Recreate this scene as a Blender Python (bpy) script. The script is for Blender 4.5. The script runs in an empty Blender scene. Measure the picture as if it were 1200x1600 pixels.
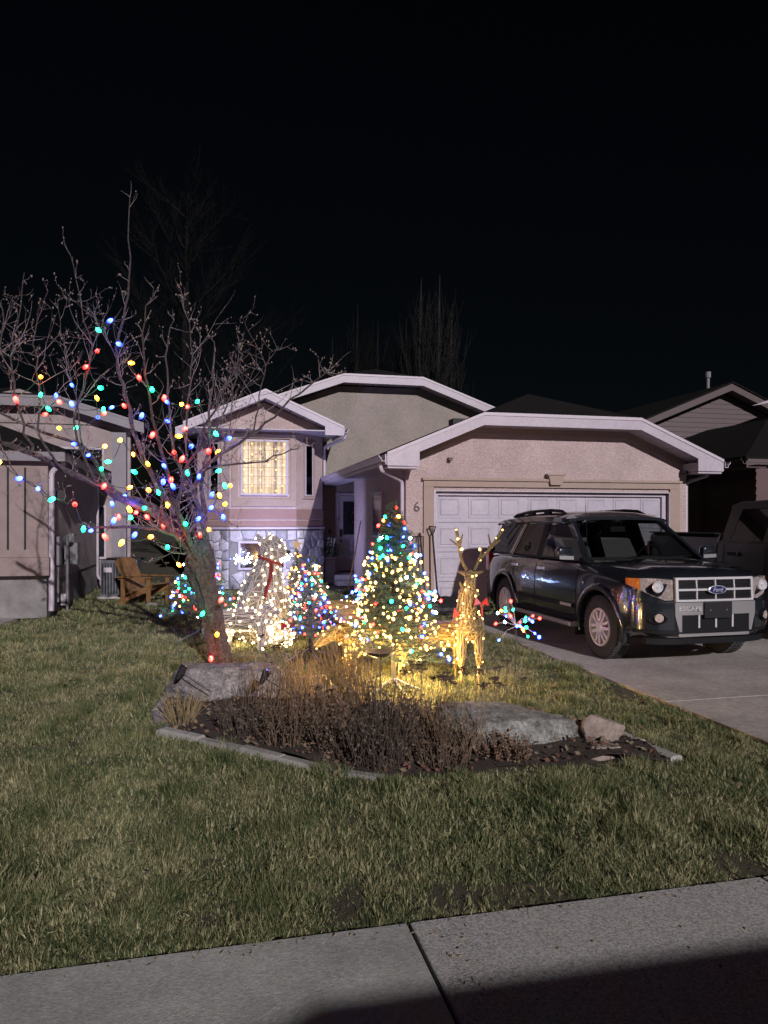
import bpy, bmesh, math, random
from mathutils import Vector, Matrix, Euler
import numpy as np
R = math.radians
random.seed(7)
SC = bpy.context.scene
COL = SC.collection

# ------------------------------------------------------------------ camera
cd = bpy.data.cameras.new('camera'); cam = bpy.data.objects.new('camera', cd); COL.objects.link(cam)
cam.location = (0, 0, 1.62); cam.rotation_euler = (R(90), 0, 0)
cd.sensor_fit = 'VERTICAL'; cd.sensor_height = 24.0; cd.lens = 24.0 * 1150 / 1600
cd.shift_y = 14 / 1600; cd.clip_start = 0.05; cd.clip_end = 600
SC.camera = cam
# ------------------------------------------------------------------ sky, light, exposure
SUN_AZ, SUN_EL = 20.0, 21.0        # light falls from behind the viewer, slightly from the right
wd = bpy.data.worlds.new('World'); SC.world = wd; wd.use_nodes = True
nt = wd.node_tree; bg = nt.nodes['Background']
sky = nt.nodes.new('ShaderNodeTexSky'); sky.sky_type = 'NISHITA'; sky.sun_disc = False
sky.sun_elevation = R(SUN_EL); sky.sun_rotation = R(180 - SUN_AZ)
nt.links.new(sky.outputs[0], bg.inputs[0]); bg.inputs[1].default_value = 0.0006
sd = bpy.data.lights.new('sun', 'SUN'); sun = bpy.data.objects.new('sun', sd); COL.objects.link(sun)
sd.energy = 3.8; sd.angle = R(0.6); sd.color = (1.0, 0.93, 0.98)
ldir = Vector((math.sin(R(SUN_AZ)) * math.cos(R(SUN_EL)), -math.cos(R(SUN_AZ)) * math.cos(R(SUN_EL)), math.sin(R(SUN_EL))))
sun.rotation_euler = ldir.to_track_quat('Z', 'Y').to_euler(); sun.location = ldir * 30
vs = SC.view_settings; vs.view_transform = 'Standard'; vs.look = 'None'; vs.exposure = 0.0; vs.gamma = 1.0; vs.use_curve_mapping = False
SC.render.engine = 'CYCLES'
SC.cycles.use_denoising = True
SC.cycles.max_bounces = 6; SC.cycles.transparent_max_bounces = 16
SC.cycles.sample_clamp_indirect = 4.0
SC.cycles.use_light_tree = True

# ------------------------------------------------------------------ materials
MATS = {}
def principled(name, col, rough=0.7, metal=0.0, noise=None, bump=None, spec=0.5, coat=0.0, trans=0.0, emit=None, estr=0.0, alpha=1.0, rnd=0.0, fine=None):
    """noise=(scale, other colour, amount), bump=(scale, strength), rnd = brightness spread between alike objects"""
    m = bpy.data.materials.new(name); m.use_nodes = True
    n = m.node_tree.nodes; l = m.node_tree.links; b = n['Principled BSDF']
    b.inputs['Base Color'].default_value = (*col, 1); b.inputs['Roughness'].default_value = rough
    b.inputs['Metallic'].default_value = metal; b.inputs['Specular IOR Level'].default_value = spec
    b.inputs['Coat Weight'].default_value = coat; b.inputs['Transmission Weight'].default_value = trans
    b.inputs['Alpha'].default_value = alpha
    if emit:
        b.inputs['Emission Color'].default_value = (*emit, 1); b.inputs['Emission Strength'].default_value = estr
    tc = None
    cur = None
    if noise or bump:
        tc = n.new('ShaderNodeNewGeometry').outputs['Position']
    if noise:
        sc, c2, amt = noise
        t = n.new('ShaderNodeTexNoise'); t.inputs['Scale'].default_value = sc; t.inputs['Detail'].default_value = 8; t.inputs['Roughness'].default_value = 0.65
        l.new(tc, t.inputs['Vector'])
        mr = n.new('ShaderNodeMapRange'); mr.inputs[1].default_value = 0.35; mr.inputs[2].default_value = 0.68; mr.inputs[4].default_value = amt
        l.new(t.outputs['Fac'], mr.inputs[0])
        mx = n.new('ShaderNodeMix'); mx.data_type = 'RGBA'
        mx.inputs[6].default_value = (*col, 1); mx.inputs[7].default_value = (*c2, 1)
        l.new(mr.outputs[0], mx.inputs[0]); cur = mx.outputs[2]
    if fine:      # a second, finer mottling multiplied over the first
        t2 = n.new('ShaderNodeTexNoise'); t2.inputs['Scale'].default_value = fine[0]; t2.inputs['Detail'].default_value = 5; t2.inputs['Roughness'].default_value = .75; l.new(tc, t2.inputs['Vector'])
        m2 = n.new('ShaderNodeMapRange'); m2.inputs[1].default_value = .36; m2.inputs[2].default_value = .64; m2.inputs[3].default_value = 1 - fine[1]; m2.inputs[4].default_value = 1 + fine[1]; l.new(t2.outputs['Fac'], m2.inputs[0])
        c2_ = n.new('ShaderNodeCombineColor'); [l.new(m2.outputs[0], c2_.inputs[i]) for i in range(3)]
        f2 = n.new('ShaderNodeMix'); f2.data_type = 'RGBA'; f2.blend_type = 'MULTIPLY'; f2.inputs[0].default_value = 1.0; l.new(cur, f2.inputs[6]); l.new(c2_.outputs[0], f2.inputs[7]); cur = f2.outputs[2]
    if rnd:
        oi = n.new('ShaderNodeObjectInfo'); mr2 = n.new('ShaderNodeMapRange'); mr2.inputs[3].default_value = 1 - rnd; mr2.inputs[4].default_value = 1 + rnd
        l.new(oi.outputs['Random'], mr2.inputs[0])
        vm = n.new('ShaderNodeMix'); vm.data_type = 'RGBA'; vm.blend_type = 'MULTIPLY'; vm.inputs[0].default_value = 1.0
        if cur: l.new(cur, vm.inputs[6])
        else: vm.inputs[6].default_value = (*col, 1)
        cb = n.new('ShaderNodeCombineColor')
        for i in range(3): l.new(mr2.outputs[0], cb.inputs[i])
        l.new(cb.outputs[0], vm.inputs[7]); cur = vm.outputs[2]
    if cur: l.new(cur, b.inputs['Base Color'])
    if bump:
        t = n.new('ShaderNodeTexNoise'); t.inputs['Scale'].default_value = bump[0]; t.inputs['Detail'].default_value = 6; t.inputs['Roughness'].default_value = 0.7
        l.new(tc, t.inputs['Vector'])
        bp = n.new('ShaderNodeBump'); bp.inputs['Strength'].default_value = bump[1]; bp.inputs['Distance'].default_value = bump[2] if len(bump) > 2 else 0.02
        l.new(t.outputs['Fac'], bp.inputs['Height']); l.new(bp.outputs[0], b.inputs['Normal'])
    MATS[name] = m
    return m
P_ = principled
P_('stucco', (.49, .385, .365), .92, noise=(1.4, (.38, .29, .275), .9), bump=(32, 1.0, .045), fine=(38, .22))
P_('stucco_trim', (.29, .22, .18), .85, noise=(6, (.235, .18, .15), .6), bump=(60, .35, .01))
P_('stucco_band', (.24, .15, .13), .88, noise=(5, (.19, .12, .105), .6), bump=(60, .4, .01))
P_('stucco_side_shaded', (.29, .25, .22), .9, noise=(1.2, (.20, .18, .16), .8), bump=(32, 1.0, .04), fine=(34, .2))  # roof shadow on the big gable is put into this darker stucco
P_('neighbour_stucco', (.29, .24, .23), .9, noise=(3, (.20, .165, .16), .9), bump=(40, .6, .02))
P_('neighbour_pilaster', (.23, .18, .165), .85, noise=(4, (.17, .13, .12), .7), bump=(50, .4, .01))
P_('neighbour_base', (.22, .21, .20), .9, noise=(2.2, (.11, .105, .10), 1.0), bump=(25, .5, .02))
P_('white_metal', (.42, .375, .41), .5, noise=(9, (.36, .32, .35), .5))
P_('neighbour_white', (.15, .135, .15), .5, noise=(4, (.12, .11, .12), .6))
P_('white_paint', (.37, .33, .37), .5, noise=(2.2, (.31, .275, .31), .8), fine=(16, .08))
P_('door_white', (.37, .34, .385), .45, noise=(1.6, (.29, .265, .31), .8), fine=(14, .07))
P_('shingle', (.010, .0095, .0095), .95, spec=.05, noise=(14, (.018, .017, .017), .8), bump=(60, .8, .02))
P_('flagstone', (.40, .39, .40), .85, noise=(9, (.22, .21, .22), .9), bump=(22, .8, .02), rnd=.35)
P_('flagstone_tan', (.26, .20, .165), .85, noise=(9, (.16, .12, .10), .9), bump=(22, .8, .02), rnd=.3)
P_('mortar', (.17, .165, .16), .95, bump=(60, .6, .01))
P_('dark_metal', (.025, .024, .024), .4, metal=.6)
P_('black_plastic', (.014, .014, .015), .5, spec=.2)
P_('rubber', (.022, .022, .023), .8, noise=(40, (.035, .034, .033), .6), bump=(90, .5, .01))
P_('bronze_number', (.06, .04, .035), .45, metal=.4)
P_('concrete', (.40, .37, .34), .85, noise=(.9, (.23, .205, .19), .95), bump=(70, .6, .012), fine=(22, .2))
P_('sidewalk_smooth', (.38, .385, .35), .8, noise=(1.7, (.24, .245, .22), .95), bump=(90, .5, .008), fine=(60, .22))
P_('asphalt', (.05, .05, .05), .9, noise=(40, (.075, .075, .075), .7), bump=(120, .6, .01))
P_('soil', (.032, .024, .018), .95, noise=(16, (.075, .05, .035), .9), bump=(28, 1.0, .04))
P_('ground_far', (.035, .032, .02), .95, noise=(.7, (.05, .045, .03), .8))
P_('lawn_soil', (.040, .034, .018), .95, noise=(9, (.085, .07, .04), .9), bump=(40, .8, .03))
P_('boulder', (.37, .33, .325), .9, noise=(9, (.11, .098, .097), 1.0), bump=(16, 1.0, .07), fine=(45, .4))
P_('boulder_grey', (.37, .365, .335), .9, noise=(9, (.10, .102, .092), 1.0), bump=(16, 1.0, .07), fine=(45, .4))
P_('boulder_tan', (.31, .25, .21), .9, noise=(11, (.17, .13, .11), .9), bump=(12, .9, .03))
P_('edging', (.30, .29, .26), .9, noise=(8, (.2, .19, .17), .8), bump=(50, .5, .01), rnd=.15)
P_('bark', (.135, .108, .106), .9, noise=(26, (.035, .027, .027), 1.0), bump=(34, 1.0, .09))
P_('twig', (.18, .15, .155), .85, noise=(12, (.10, .085, .088), .8))
P_('bud', (.20, .155, .125), .9)
P_('far_bark', (.007, .007, .0068), .95, spec=.1)  # near-black: the light's fall-off towards the far trees is put into the colour
P_('poplar_bark', (.018, .0175, .017), .95, spec=.1)  # darkened likewise for light fading with distance
P_('cedar', (.21, .11, .04), .6, noise=(14, (.13, .065, .022), .8), bump=(30, .3, .01), rnd=.12)
P_('fence_wood', (.16, .085, .06), .8, noise=(8, (.10, .05, .04), .8), rnd=.2)
P_('needle', (.055, .10, .060), .55, rnd=.1)
P_('needle_light', (.07, .13, .075), .6)
P_('wire_green', (.012, .03, .016), .6)
P_('frame_gold', (.34, .25, .11), .45, metal=.3)
P_('tinsel_gold', (.24, .175, .065), .6, noise=(70, (.10, .07, .022), .9), bump=(90, 1.0, .02))
P_('tinsel_white', (.26, .235, .19), .75, noise=(55, (.05, .045, .035), 1.0), bump=(70, 1.0, .03))
P_('wire_white', (.36, .34, .30), .5)
P_('scarf', (.20, .012, .014), .8, noise=(45, (.07, .006, .006), .9))
P_('bow', (.45, .02, .02), .5)
P_('leaf_dark', (.055, .041, .032), .9, noise=(25, (.13, .10, .07), .9))
P_('leaf_brown', (.13, .078, .05), .9, noise=(25, (.20, .14, .09), .8))
P_('stem_tan', (.22, .155, .085), .9, rnd=.2)
P_('straw', (.30, .24, .13), .9)
P_('umbel', (.045, .03, .026), .9)
P_('litter', (.16, .125, .08), .9, rnd=.3)
P_('litter_red', (.10, .045, .03), .9)
P_('garden_metal', (.04, .038, .038), .55, metal=.4)
P_('steel_grey', (.16, .16, .17), .5, metal=.4)
P_('meter_grey', (.13, .13, .13), .6)
P_('ac_grey', (.06, .065, .08), .5)
P_('siding', (.085, .048, .048), .6, noise=(3, (.065, .038, .038), .6))  # reddish: a cast of red tail lights is put into the siding colour
P_('siding_gable', (.07, .048, .048), .6, noise=(3, (.055, .038, .038), .6))  # same red cast painted in, for gable and eaves
P_('dark_window', (.012, .013, .016), .08)
P_('wreath', (.025, .04, .025), .8)
P_('berry', (.45, .03, .02), .5)
# vehicles
P_('car_paint', (.013, .0165, .0205), .2, metal=.4, coat=1.0, noise=(900, (.03, .035, .05), .5))
P_('car_black', (.009, .009, .010), .5, spec=.12)
P_('chrome', (.62, .61, .62), .22, metal=.4)
P_('silver_plastic', (.23, .225, .225), .4, metal=.35)
P_('alloy', (.66, .66, .68), .32, metal=.2)
P_('alloy_dark', (.05, .05, .05), .5, metal=.5)
P_('lamp_amber', (.75, .22, .03), .12, coat=1.0)
P_('lamp_red', (.32, .012, .012), .12, coat=1.0)
P_('lamp_reflector', (.70, .62, .58), .25, metal=.35, bump=(70, 1.0, .03), noise=(40, (.34, .26, .23), .8))
P_('emblem_blue', (.012, .018, .10), .2, coat=1.0)
P_('seat_fabric', (.045, .043, .042), .9)
P_('truck_paint', (.0045, .003, .0033), .42, coat=.1)
P_('van_paint', (.3, .3, .31), .4)
def glass_mat(name, tint, rough=.03, ior=1.5):
    m = bpy.data.materials.new(name); m.use_nodes = True
    n = m.node_tree.nodes; l = m.node_tree.links; n.clear()
    out = n.new('ShaderNodeOutputMaterial'); mix = n.new('ShaderNodeMixShader'); lw_ = n.new('ShaderNodeLayerWeight'); lw_.inputs[0].default_value = .5; pw = n.new('ShaderNodeMath'); pw.operation = 'POWER'; pw.inputs[1].default_value = 4.0; l.new(lw_.outputs['Facing'], pw.inputs[0]); fr = n.new('ShaderNodeMath'); fr.operation = 'MULTIPLY_ADD'; fr.inputs[1].default_value = .6 if ior > 1.3 else .3; fr.inputs[2].default_value = .045; l.new(pw.outputs[0], fr.inputs[0])
    tr = n.new('ShaderNodeBsdfTransparent'); tr.inputs[0].default_value = (*tint, 1)
    gl = n.new('ShaderNodeBsdfGlossy'); gl.inputs['Roughness'].default_value = rough
    l.new(fr.outputs[0], mix.inputs[0]); l.new(tr.outputs[0], mix.inputs[1]); l.new(gl.outputs[0], mix.inputs[2]); l.new(mix.outputs[0], out.inputs[0])
    MATS[name] = m
glass_mat('car_glass', (.62, .64, .64)); glass_mat('privacy_glass', (.045, .045, .05), ior=1.18); glass_mat('window_glass', (.85, .87, .87)); glass_mat('lamp_lens', (.9, .9, .9))
def emis(name, col, s):
    m = bpy.data.materials.new(name); m.use_nodes = True
    n = m.node_tree.nodes; n.clear(); out = n.new('ShaderNodeOutputMaterial'); e = n.new('ShaderNodeEmission')
    e.inputs[0].default_value = (*col, 1); e.inputs[1].default_value = s; m.node_tree.links.new(e.outputs[0], out.inputs[0]); MATS[name] = m
LIT = {'Y': (1.0, .38, .015), 'R': (1.0, .02, .015), 'G': (.008, .70, .26), 'B': (.018, .04, 1.0), 'O': (1.0, .18, .02), 'W': (1.0, .54, .13), 'C': (.55, .72, 1.0), 'P': (1.0, .25, .40), 'K': (1.0, .70, .36)}
def c9_mat(name, col):
    """translucent painted bulb: hot filament end, saturated shell"""
    m = bpy.data.materials.new(name); m.use_nodes = True
    n = m.node_tree.nodes; l = m.node_tree.links; n.clear(); out = n.new('ShaderNodeOutputMaterial'); e = n.new('ShaderNodeEmission')
    lw = n.new('ShaderNodeTexCoord'); sep = n.new('ShaderNodeSeparateXYZ'); l.new(lw.outputs['Object'], sep.inputs[0])
    mr = n.new('ShaderNodeMapRange'); mr.inputs[1].default_value = -.085; mr.inputs[2].default_value = -.01; mr.inputs[3].default_value = 2.2; mr.inputs[4].default_value = 60.0
    l.new(sep.outputs[2], mr.inputs[0]); l.new(mr.outputs[0], e.inputs[1]); e.inputs[0].default_value = (*col, 1)
    l.new(e.outputs[0], out.inputs[0]); MATS[name] = m
for k, c in LIT.items():
    c9_mat('c9_' + k, c)
    emis('mini_' + k, c, {'W': 10, 'C': 80, 'B': 70, 'G': 34, 'R': 40, 'Y': 45, 'O': 40, 'P': 45, 'K': 26}[k])
# aggregate sidewalk: pebbly speckle
def aggregate():
    m = P_('sidewalk_aggregate', (.30, .29, .26), .88, bump=(150, .9, .008)); n = m.node_tree.nodes; l = m.node_tree.links
    g = n.new('ShaderNodeNewGeometry'); v = n.new('ShaderNodeTexVoronoi'); v.inputs['Scale'].default_value = 130; l.new(g.outputs['Position'], v.inputs['Vector'])
    cr = n.new('ShaderNodeValToRGB'); cr.color_ramp.elements[0].color = (.16, .155, .14, 1); cr.color_ramp.elements[1].color = (.60, .59, .54, 1)
    sp = n.new('ShaderNodeSeparateColor'); l.new(v.outputs['Color'], sp.inputs[0]); l.new(sp.outputs[0], cr.inputs[0])
    t = n.new('ShaderNodeTexNoise'); t.inputs['Scale'].default_value = 2.5; t.inputs['Detail'].default_value = 6; l.new(g.outputs['Position'], t.inputs['Vector'])
    mx = n.new('ShaderNodeMix'); mx.data_type = 'RGBA'; mx.blend_type = 'MULTIPLY'; mx.inputs[0].default_value = .7; l.new(cr.outputs[0], mx.inputs[6]); l.new(t.outputs['Color'], mx.inputs[7])
    mr = n.new('ShaderNodeMix'); mr.data_type = 'RGBA'; mr.inputs[0].default_value = .4; l.new(cr.outputs[0], mr.inputs[6]); mr.inputs[7].default_value = (.34, .335, .31, 1)
    l.new(mr.outputs[2], n['Principled BSDF'].inputs['Base Color'])
aggregate()
def grass_mat(name, ramp):
    m = bpy.data.materials.new(name); m.use_nodes = True; n = m.node_tree.nodes; l = m.node_tree.links; b = n['Principled BSDF']
    b.inputs['Roughness'].default_value = .65; b.inputs['Specular IOR Level'].default_value = .25
    g = n.new('ShaderNodeNewGeometry'); oi = n.new('ShaderNodeObjectInfo')
    t = n.new('ShaderNodeTexNoise'); t.inputs['Scale'].default_value = 1.9; t.inputs['Detail'].default_value = 6; t.inputs['Roughness'].default_value = .7; l.new(g.outputs['Position'], t.inputs['Vector'])
    a = n.new('ShaderNodeMath'); a.operation = 'MULTIPLY_ADD'; a.inputs[1].default_value = .45; l.new(oi.outputs['Random'], a.inputs[0])
    mr = n.new('ShaderNodeMapRange'); mr.inputs[1].default_value = .3; mr.inputs[2].default_value = .72; mr.inputs[4].default_value = .62; l.new(t.outputs['Fac'], mr.inputs[0]); l.new(mr.outputs[0], a.inputs[2])
    at = n.new('ShaderNodeAttribute'); at.attribute_name = 'tone'
    ad = n.new('ShaderNodeMath'); ad.operation = 'ADD'; l.new(a.outputs[0], ad.inputs[0]); l.new(at.outputs['Fac'], ad.inputs[1])
    cr = n.new('ShaderNodeValToRGB'); els = cr.color_ramp.elements
    els[0].position = ramp[0][0]; els[0].color = (*ramp[0][1], 1); els[1].position = ramp[-1][0]; els[1].color = (*ramp[-1][1], 1)
    for p, c in ramp[1:-1]:
        e = els.new(p); e.color = (*c, 1)
    l.new(ad.outputs[0], cr.inputs[0]); l.new(cr.outputs[0], b.inputs['Base Color']); MATS[name] = m
grass_mat('grass_blade', [(.08, (.024, .043, .015)), (.38, (.062, .088, .030)), (.68, (.14, .142, .062)), (1.0, (.34, .31, .17))])

# ------------------------------------------------------------------ mesh helpers
class MB:
    def __init__(s): s.v = []; s.f = []
    def add(s, vs_, fs_):
        o = len(s.v); s.v += [tuple(p) for p in vs_]; s.f += [tuple(i + o for i in f) for f in fs_]; return s
    def box(s, c, d, rz=0.0, M=None):
        x, y, z = d[0] / 2, d[1] / 2, d[2] / 2
        vs_ = [(-x, -y, -z), (x, -y, -z), (x, y, -z), (-x, y, -z), (-x, -y, z), (x, -y, z), (x, y, z), (-x, y, z)]
        if rz:
            cr, sr = math.cos(rz), math.sin(rz); vs_ = [(p[0] * cr - p[1] * sr, p[0] * sr + p[1] * cr, p[2]) for p in vs_]
        if M is not None: vs_ = [M @ Vector(p) for p in vs_]
        vs_ = [(p[0] + c[0], p[1] + c[1], p[2] + c[2]) for p in vs_]
        return s.add(vs_, [(0, 3, 2, 1), (4, 5, 6, 7), (0, 1, 5, 4), (1, 2, 6, 5), (2, 3, 7, 6), (3, 0, 4, 7)])
    def b2(s, a, b):
        return s.box([(a[i] + b[i]) / 2 for i in range(3)], [abs(b[i] - a[i]) for i in range(3)])
    def prism(s, poly, ext):
        n = len(poly); e = Vector(ext); a = [Vector(p) for p in poly]
        nr = Vector((0, 0, 0))
        for i in range(n):
            nr += a[i].cross(a[(i + 1) % n])
        if nr.dot(e) > 0: a.reverse()
        vs_ = a + [p + e for p in a]
        return s.add(vs_, [tuple(range(n)), tuple(reversed(range(n, 2 * n)))] + [(i + n, (i + 1) % n + n, (i + 1) % n, i) for i in range(n)])
    def slab(s, poly, t):
        a = [Vector(p) for p in poly]; nr = Vector((0, 0, 0))
        for i in range(len(a)): nr += a[i].cross(a[(i + 1) % len(a)])
        nr.normalize()
        if nr.z < 0: nr = -nr
        return s.prism(poly, -nr * t)
    def tube(s, pts, rad, n=6, caps=True):
        pts = [Vector(p) for p in pts]
        if not isinstance(rad, (list, tuple)): rad = [rad] * len(pts)
        rings = []; up = None
        for i, p in enumerate(pts):
            t = (pts[min(i + 1, len(pts) - 1)] - pts[max(i - 1, 0)])
            if t.length < 1e-9: t = Vector((0, 0, 1))
            t.normalize()
            if up is None:
                up = t.orthogonal().normalized()
            else:
                up = up - t * up.dot(t)
                up = up.normalized() if up.length > 1e-6 else t.orthogonal().normalized()
            bi = t.cross(up)
            rings.append([p + (up * math.cos(2 * math.pi * k / n) + bi * math.sin(2 * math.pi * k / n)) * rad[i] for k in range(n)])
        vs_ = [q for r in rings for q in r]; fs_ = []
        for i in range(len(pts) - 1):
            for k in range(n):
                fs_.append((i * n + k, i * n + (k + 1) % n, (i + 1) * n + (k + 1) % n, (i + 1) * n + k))
        if caps and n > 2: fs_ += [tuple(reversed(range(n))), tuple(range((len(pts) - 1) * n, len(pts) * n))]
        return s.add(vs_, fs_)
    def lathe(s, prof, n=16, M=None):
        vs_ = []; fs_ = []
        for r, z in prof:
            for k in range(n):
                a = 2 * math.pi * k / n; vs_.append(Vector((r * math.cos(a), r * math.sin(a), z)))
        for i in range(len(prof) - 1):
            for k in range(n): fs_.append((i * n + k, i * n + (k + 1) % n, (i + 1) * n + (k + 1) % n, (i + 1) * n + k))
        fs_ += [tuple(reversed(range(n))), tuple(range((len(prof) - 1) * n, len(prof) * n))]
        if M is not None: vs_ = [M @ p for p in vs_]
        return s.add(vs_, fs_)
    def ball(s, c, r, n=8, m=5, sc=(1, 1, 1)):
        prof = [(max(1e-4, math.sin(math.pi * i / m)) * 1.0, -math.cos(math.pi * i / m)) for i in range(m + 1)]
        M = Matrix.Translation(c) @ Matrix.Diagonal((r * sc[0], r * sc[1], r * sc[2], 1))
        return s.lathe(prof, n, M)
    def shift(s, d):
        s.v = [(p[0] + d[0], p[1] + d[1], p[2] + d[2]) for p in s.v]; return s
    def mesh(s, name, off=(0, 0, 0), sharp=None):
        me = bpy.data.meshes.new(name)
        me.from_pydata([(p[0] - off[0], p[1] - off[1], p[2] - off[2]) for p in s.v], [], s.f)
        if sharp is not None:
            me.polygons.foreach_set('use_smooth', [True] * len(me.polygons)); me.set_sharp_from_angle(angle=R(sharp))
        me.update(); return me
    def build(s, name, mat, parent=None, off=(0, 0, 0), sharp=None):
        me = s.mesh(name, off, sharp); me.materials.append(MATS[mat])
        return link(name, me, parent)
def link(name, me, parent=None):
    o = bpy.data.objects.new(name, me); COL.objects.link(o)
    if parent: o.parent = parent
    return o
def tag(o, label=None, cat=None, group=None, kind=None):
    if label: o['label'] = label
    if cat: o['category'] = cat
    if group: o['group'] = group
    if kind: o['kind'] = kind
    return o
def thing(name, label, cat, loc=(0, 0, 0), rz=0.0, group=None):
    o = bpy.data.objects.new(name, None); COL.objects.link(o); o.location = loc; o.rotation_euler = (0, 0, rz); o.empty_display_size = .2
    return tag(o, label, cat, group)
def evaluated(ob, name):
    dg = bpy.context.evaluated_depsgraph_get(); dg.update()
    me = bpy.data.meshes.new_from_object(ob.evaluated_get(dg)); me.name = name; return me
def baked(mb, name, mods, mat, parent=None, off=(0, 0, 0), sharp=None):
    """mesh with modifiers applied; mods = list of (type, {props})"""
    me = mb.mesh(name + '_base', off) if isinstance(mb, MB) else mb
    t = bpy.data.objects.new('temporary', me); COL.objects.link(t)
    for ty, pr in mods:
        md = t.modifiers.new(ty, ty)
        for k, v in pr.items(): setattr(md, k, v)
    out = evaluated(t, name); bpy.data.objects.remove(t)
    out.materials.clear(); out.materials.append(MATS[mat])
    if sharp is not None:
        out.polygons.foreach_set('use_smooth', [True] * len(out.polygons)); out.set_sharp_from_angle(angle=R(sharp))
    return link(name, out, parent)
def text_mb(txt, size, M, depth=.004):
    cu = bpy.data.curves.new('lettering', 'FONT'); cu.body = txt; cu.size = size; cu.extrude = depth; cu.align_x = 'CENTER'; cu.align_y = 'CENTER'
    t = bpy.data.objects.new('temporary', cu); COL.objects.link(t); me = evaluated(t, 'lettering'); bpy.data.objects.remove(t)
    mb = MB(); mb.add([M @ v.co for v in me.vertices], [tuple(p.vertices) for p in me.polygons]); return mb
# frame of the street: u along the house front, v away from the road, turned by A
A = R(13.3); CA, SA = math.cos(A), math.sin(A)
def xy(u, v): return (u * CA - v * SA, u * SA + v * CA)
def uthing(name, label, cat, u, v, z=0.0, group=None, rz=0.0):
    x, y = xy(u, v); return thing(name, label, cat, (x, y, z), A + rz, group)
def inside(px, py, poly):
    c = False; j = len(poly) - 1
    for i in range(len(poly)):
        if (poly[i][1] > py) != (poly[j][1] > py) and px < (poly[j][0] - poly[i][0]) * (py - poly[i][1]) / (poly[j][1] - poly[i][1]) + poly[i][0]: c = not c
        j = i
    return c
# ================================================================== THE GROUND
def sheet(name, pts, z, mat):
    mb = MB(); mb.add([(x, y, z) for x, y in pts], [tuple(range(len(pts)))]); return tag(mb.build(name, mat), kind='structure')
sheet('ground', [(-300, -300), (300, -300), (300, 400), (-300, 400)], -.17, 'ground_far')
sheet('road', [xy(-40, -9), xy(40, -9), xy(40, .96), xy(-40, .96)], -.13, 'asphalt')
mb = MB(); mb.prism([(*xy(-40, .96), -.16), (*xy(40, .96), -.16), (*xy(40, 1.12), -.16), (*xy(-40, 1.12), -.16)], (0, 0, .155)); tag(mb.build('kerb', 'sidewalk_smooth'), kind='structure')
# bed outline (world x, y)
BED = [(-2.02, 7.35), (-1.95, 6.75), (-1.86, 6.19), (-1.65, 5.63), (-.98, 5.20), (-.37, 4.78), (0, 4.62), (.42, 4.60), (1.05, 4.83), (1.94, 4.95), (1.78, 5.5), (1.59, 5.95), (.55, 6.25), (-.2, 6.55), (-.75, 7.1), (-1.2, 7.55)]
LAWN = [xy(-3.35, 2.86), xy(3.95, 2.86), xy(3.95, 12.3), xy(3.3, 12.3), xy(3.3, 17.0), xy(2.7, 18.6), xy(-2.6, 22), xy(-2.64, 13.3), xy(-3.4, 12.9)]
# lawn sheet: whole block plot, one gently uneven sheet
def lawn_z(x, y):
    return .012 * math.sin(x * 1.3 + 1) + .010 * math.sin(y * 1.7 + x * .6) - .012
mb = MB(); N1, N2 = 110, 130
for j in range(N2 + 1):
    for i in range(N1 + 1):
        u = -14 + i * 18.0 / N1 - .05; v = 2.86 + j * 26.0 / N2
        x, y = xy(min(u, 3.95), v); mb.v.append((x, y, lawn_z(x, y) if v > 2.95 else -.015))
for j in range(N2):
    for i in range(N1): a = j * (N1 + 1) + i; mb.f.append((a, a + 1, a + N1 + 2, a + N1 + 1))
tag(mb.build('lawn', 'lawn_soil'), kind='structure')
sheet('backyard', [xy(3.95, 12.3), xy(40, 12.3), xy(40, 80), xy(-40, 80), xy(-40, 28.86), xy(3.95, 28.86)], -.02, 'ground_far')
# sidewalk slabs
sw = bpy.data.objects.new('sidewalk', None); COL.objects.link(sw); tag(sw, kind='structure')
for k in range(-5, 7):
    a, b = .775 + 1.66 * k + .008, .775 + 1.66 * (k + 1) - .008
    sw_m = 'sidewalk_smooth' if k < 0 else 'sidewalk_aggregate'
    mb = MB(); e = .005
    for (q, z) in ((0, -.05), (0, .004), (e, .008)):
        mb.v += [(*xy(a + q, 1.12 + .004 + q), z), (*xy(b - q, 1.124 + q), z), (*xy(b - q, 2.855 - q), z), (*xy(a + q, 2.855 - q), z)]
    mb.f += [(8, 9, 10, 11)] + [(i + r * 4, (i + 1) % 4 + r * 4, (i + 1) % 4 + r * 4 + 4, i + r * 4 + 4) for r in range(2) for i in range(4)]
    mb.build('slab', sw_m, sw)
mb = MB(); mb.add([(*xy(-9, 1.12), -.02), (*xy(12, 1.12), -.02), (*xy(12, 2.86), -.02), (*xy(-9, 2.86), -.02)], [(0, 1, 2, 3)]); mb.build('joint_bed', 'soil', sw)
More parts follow.
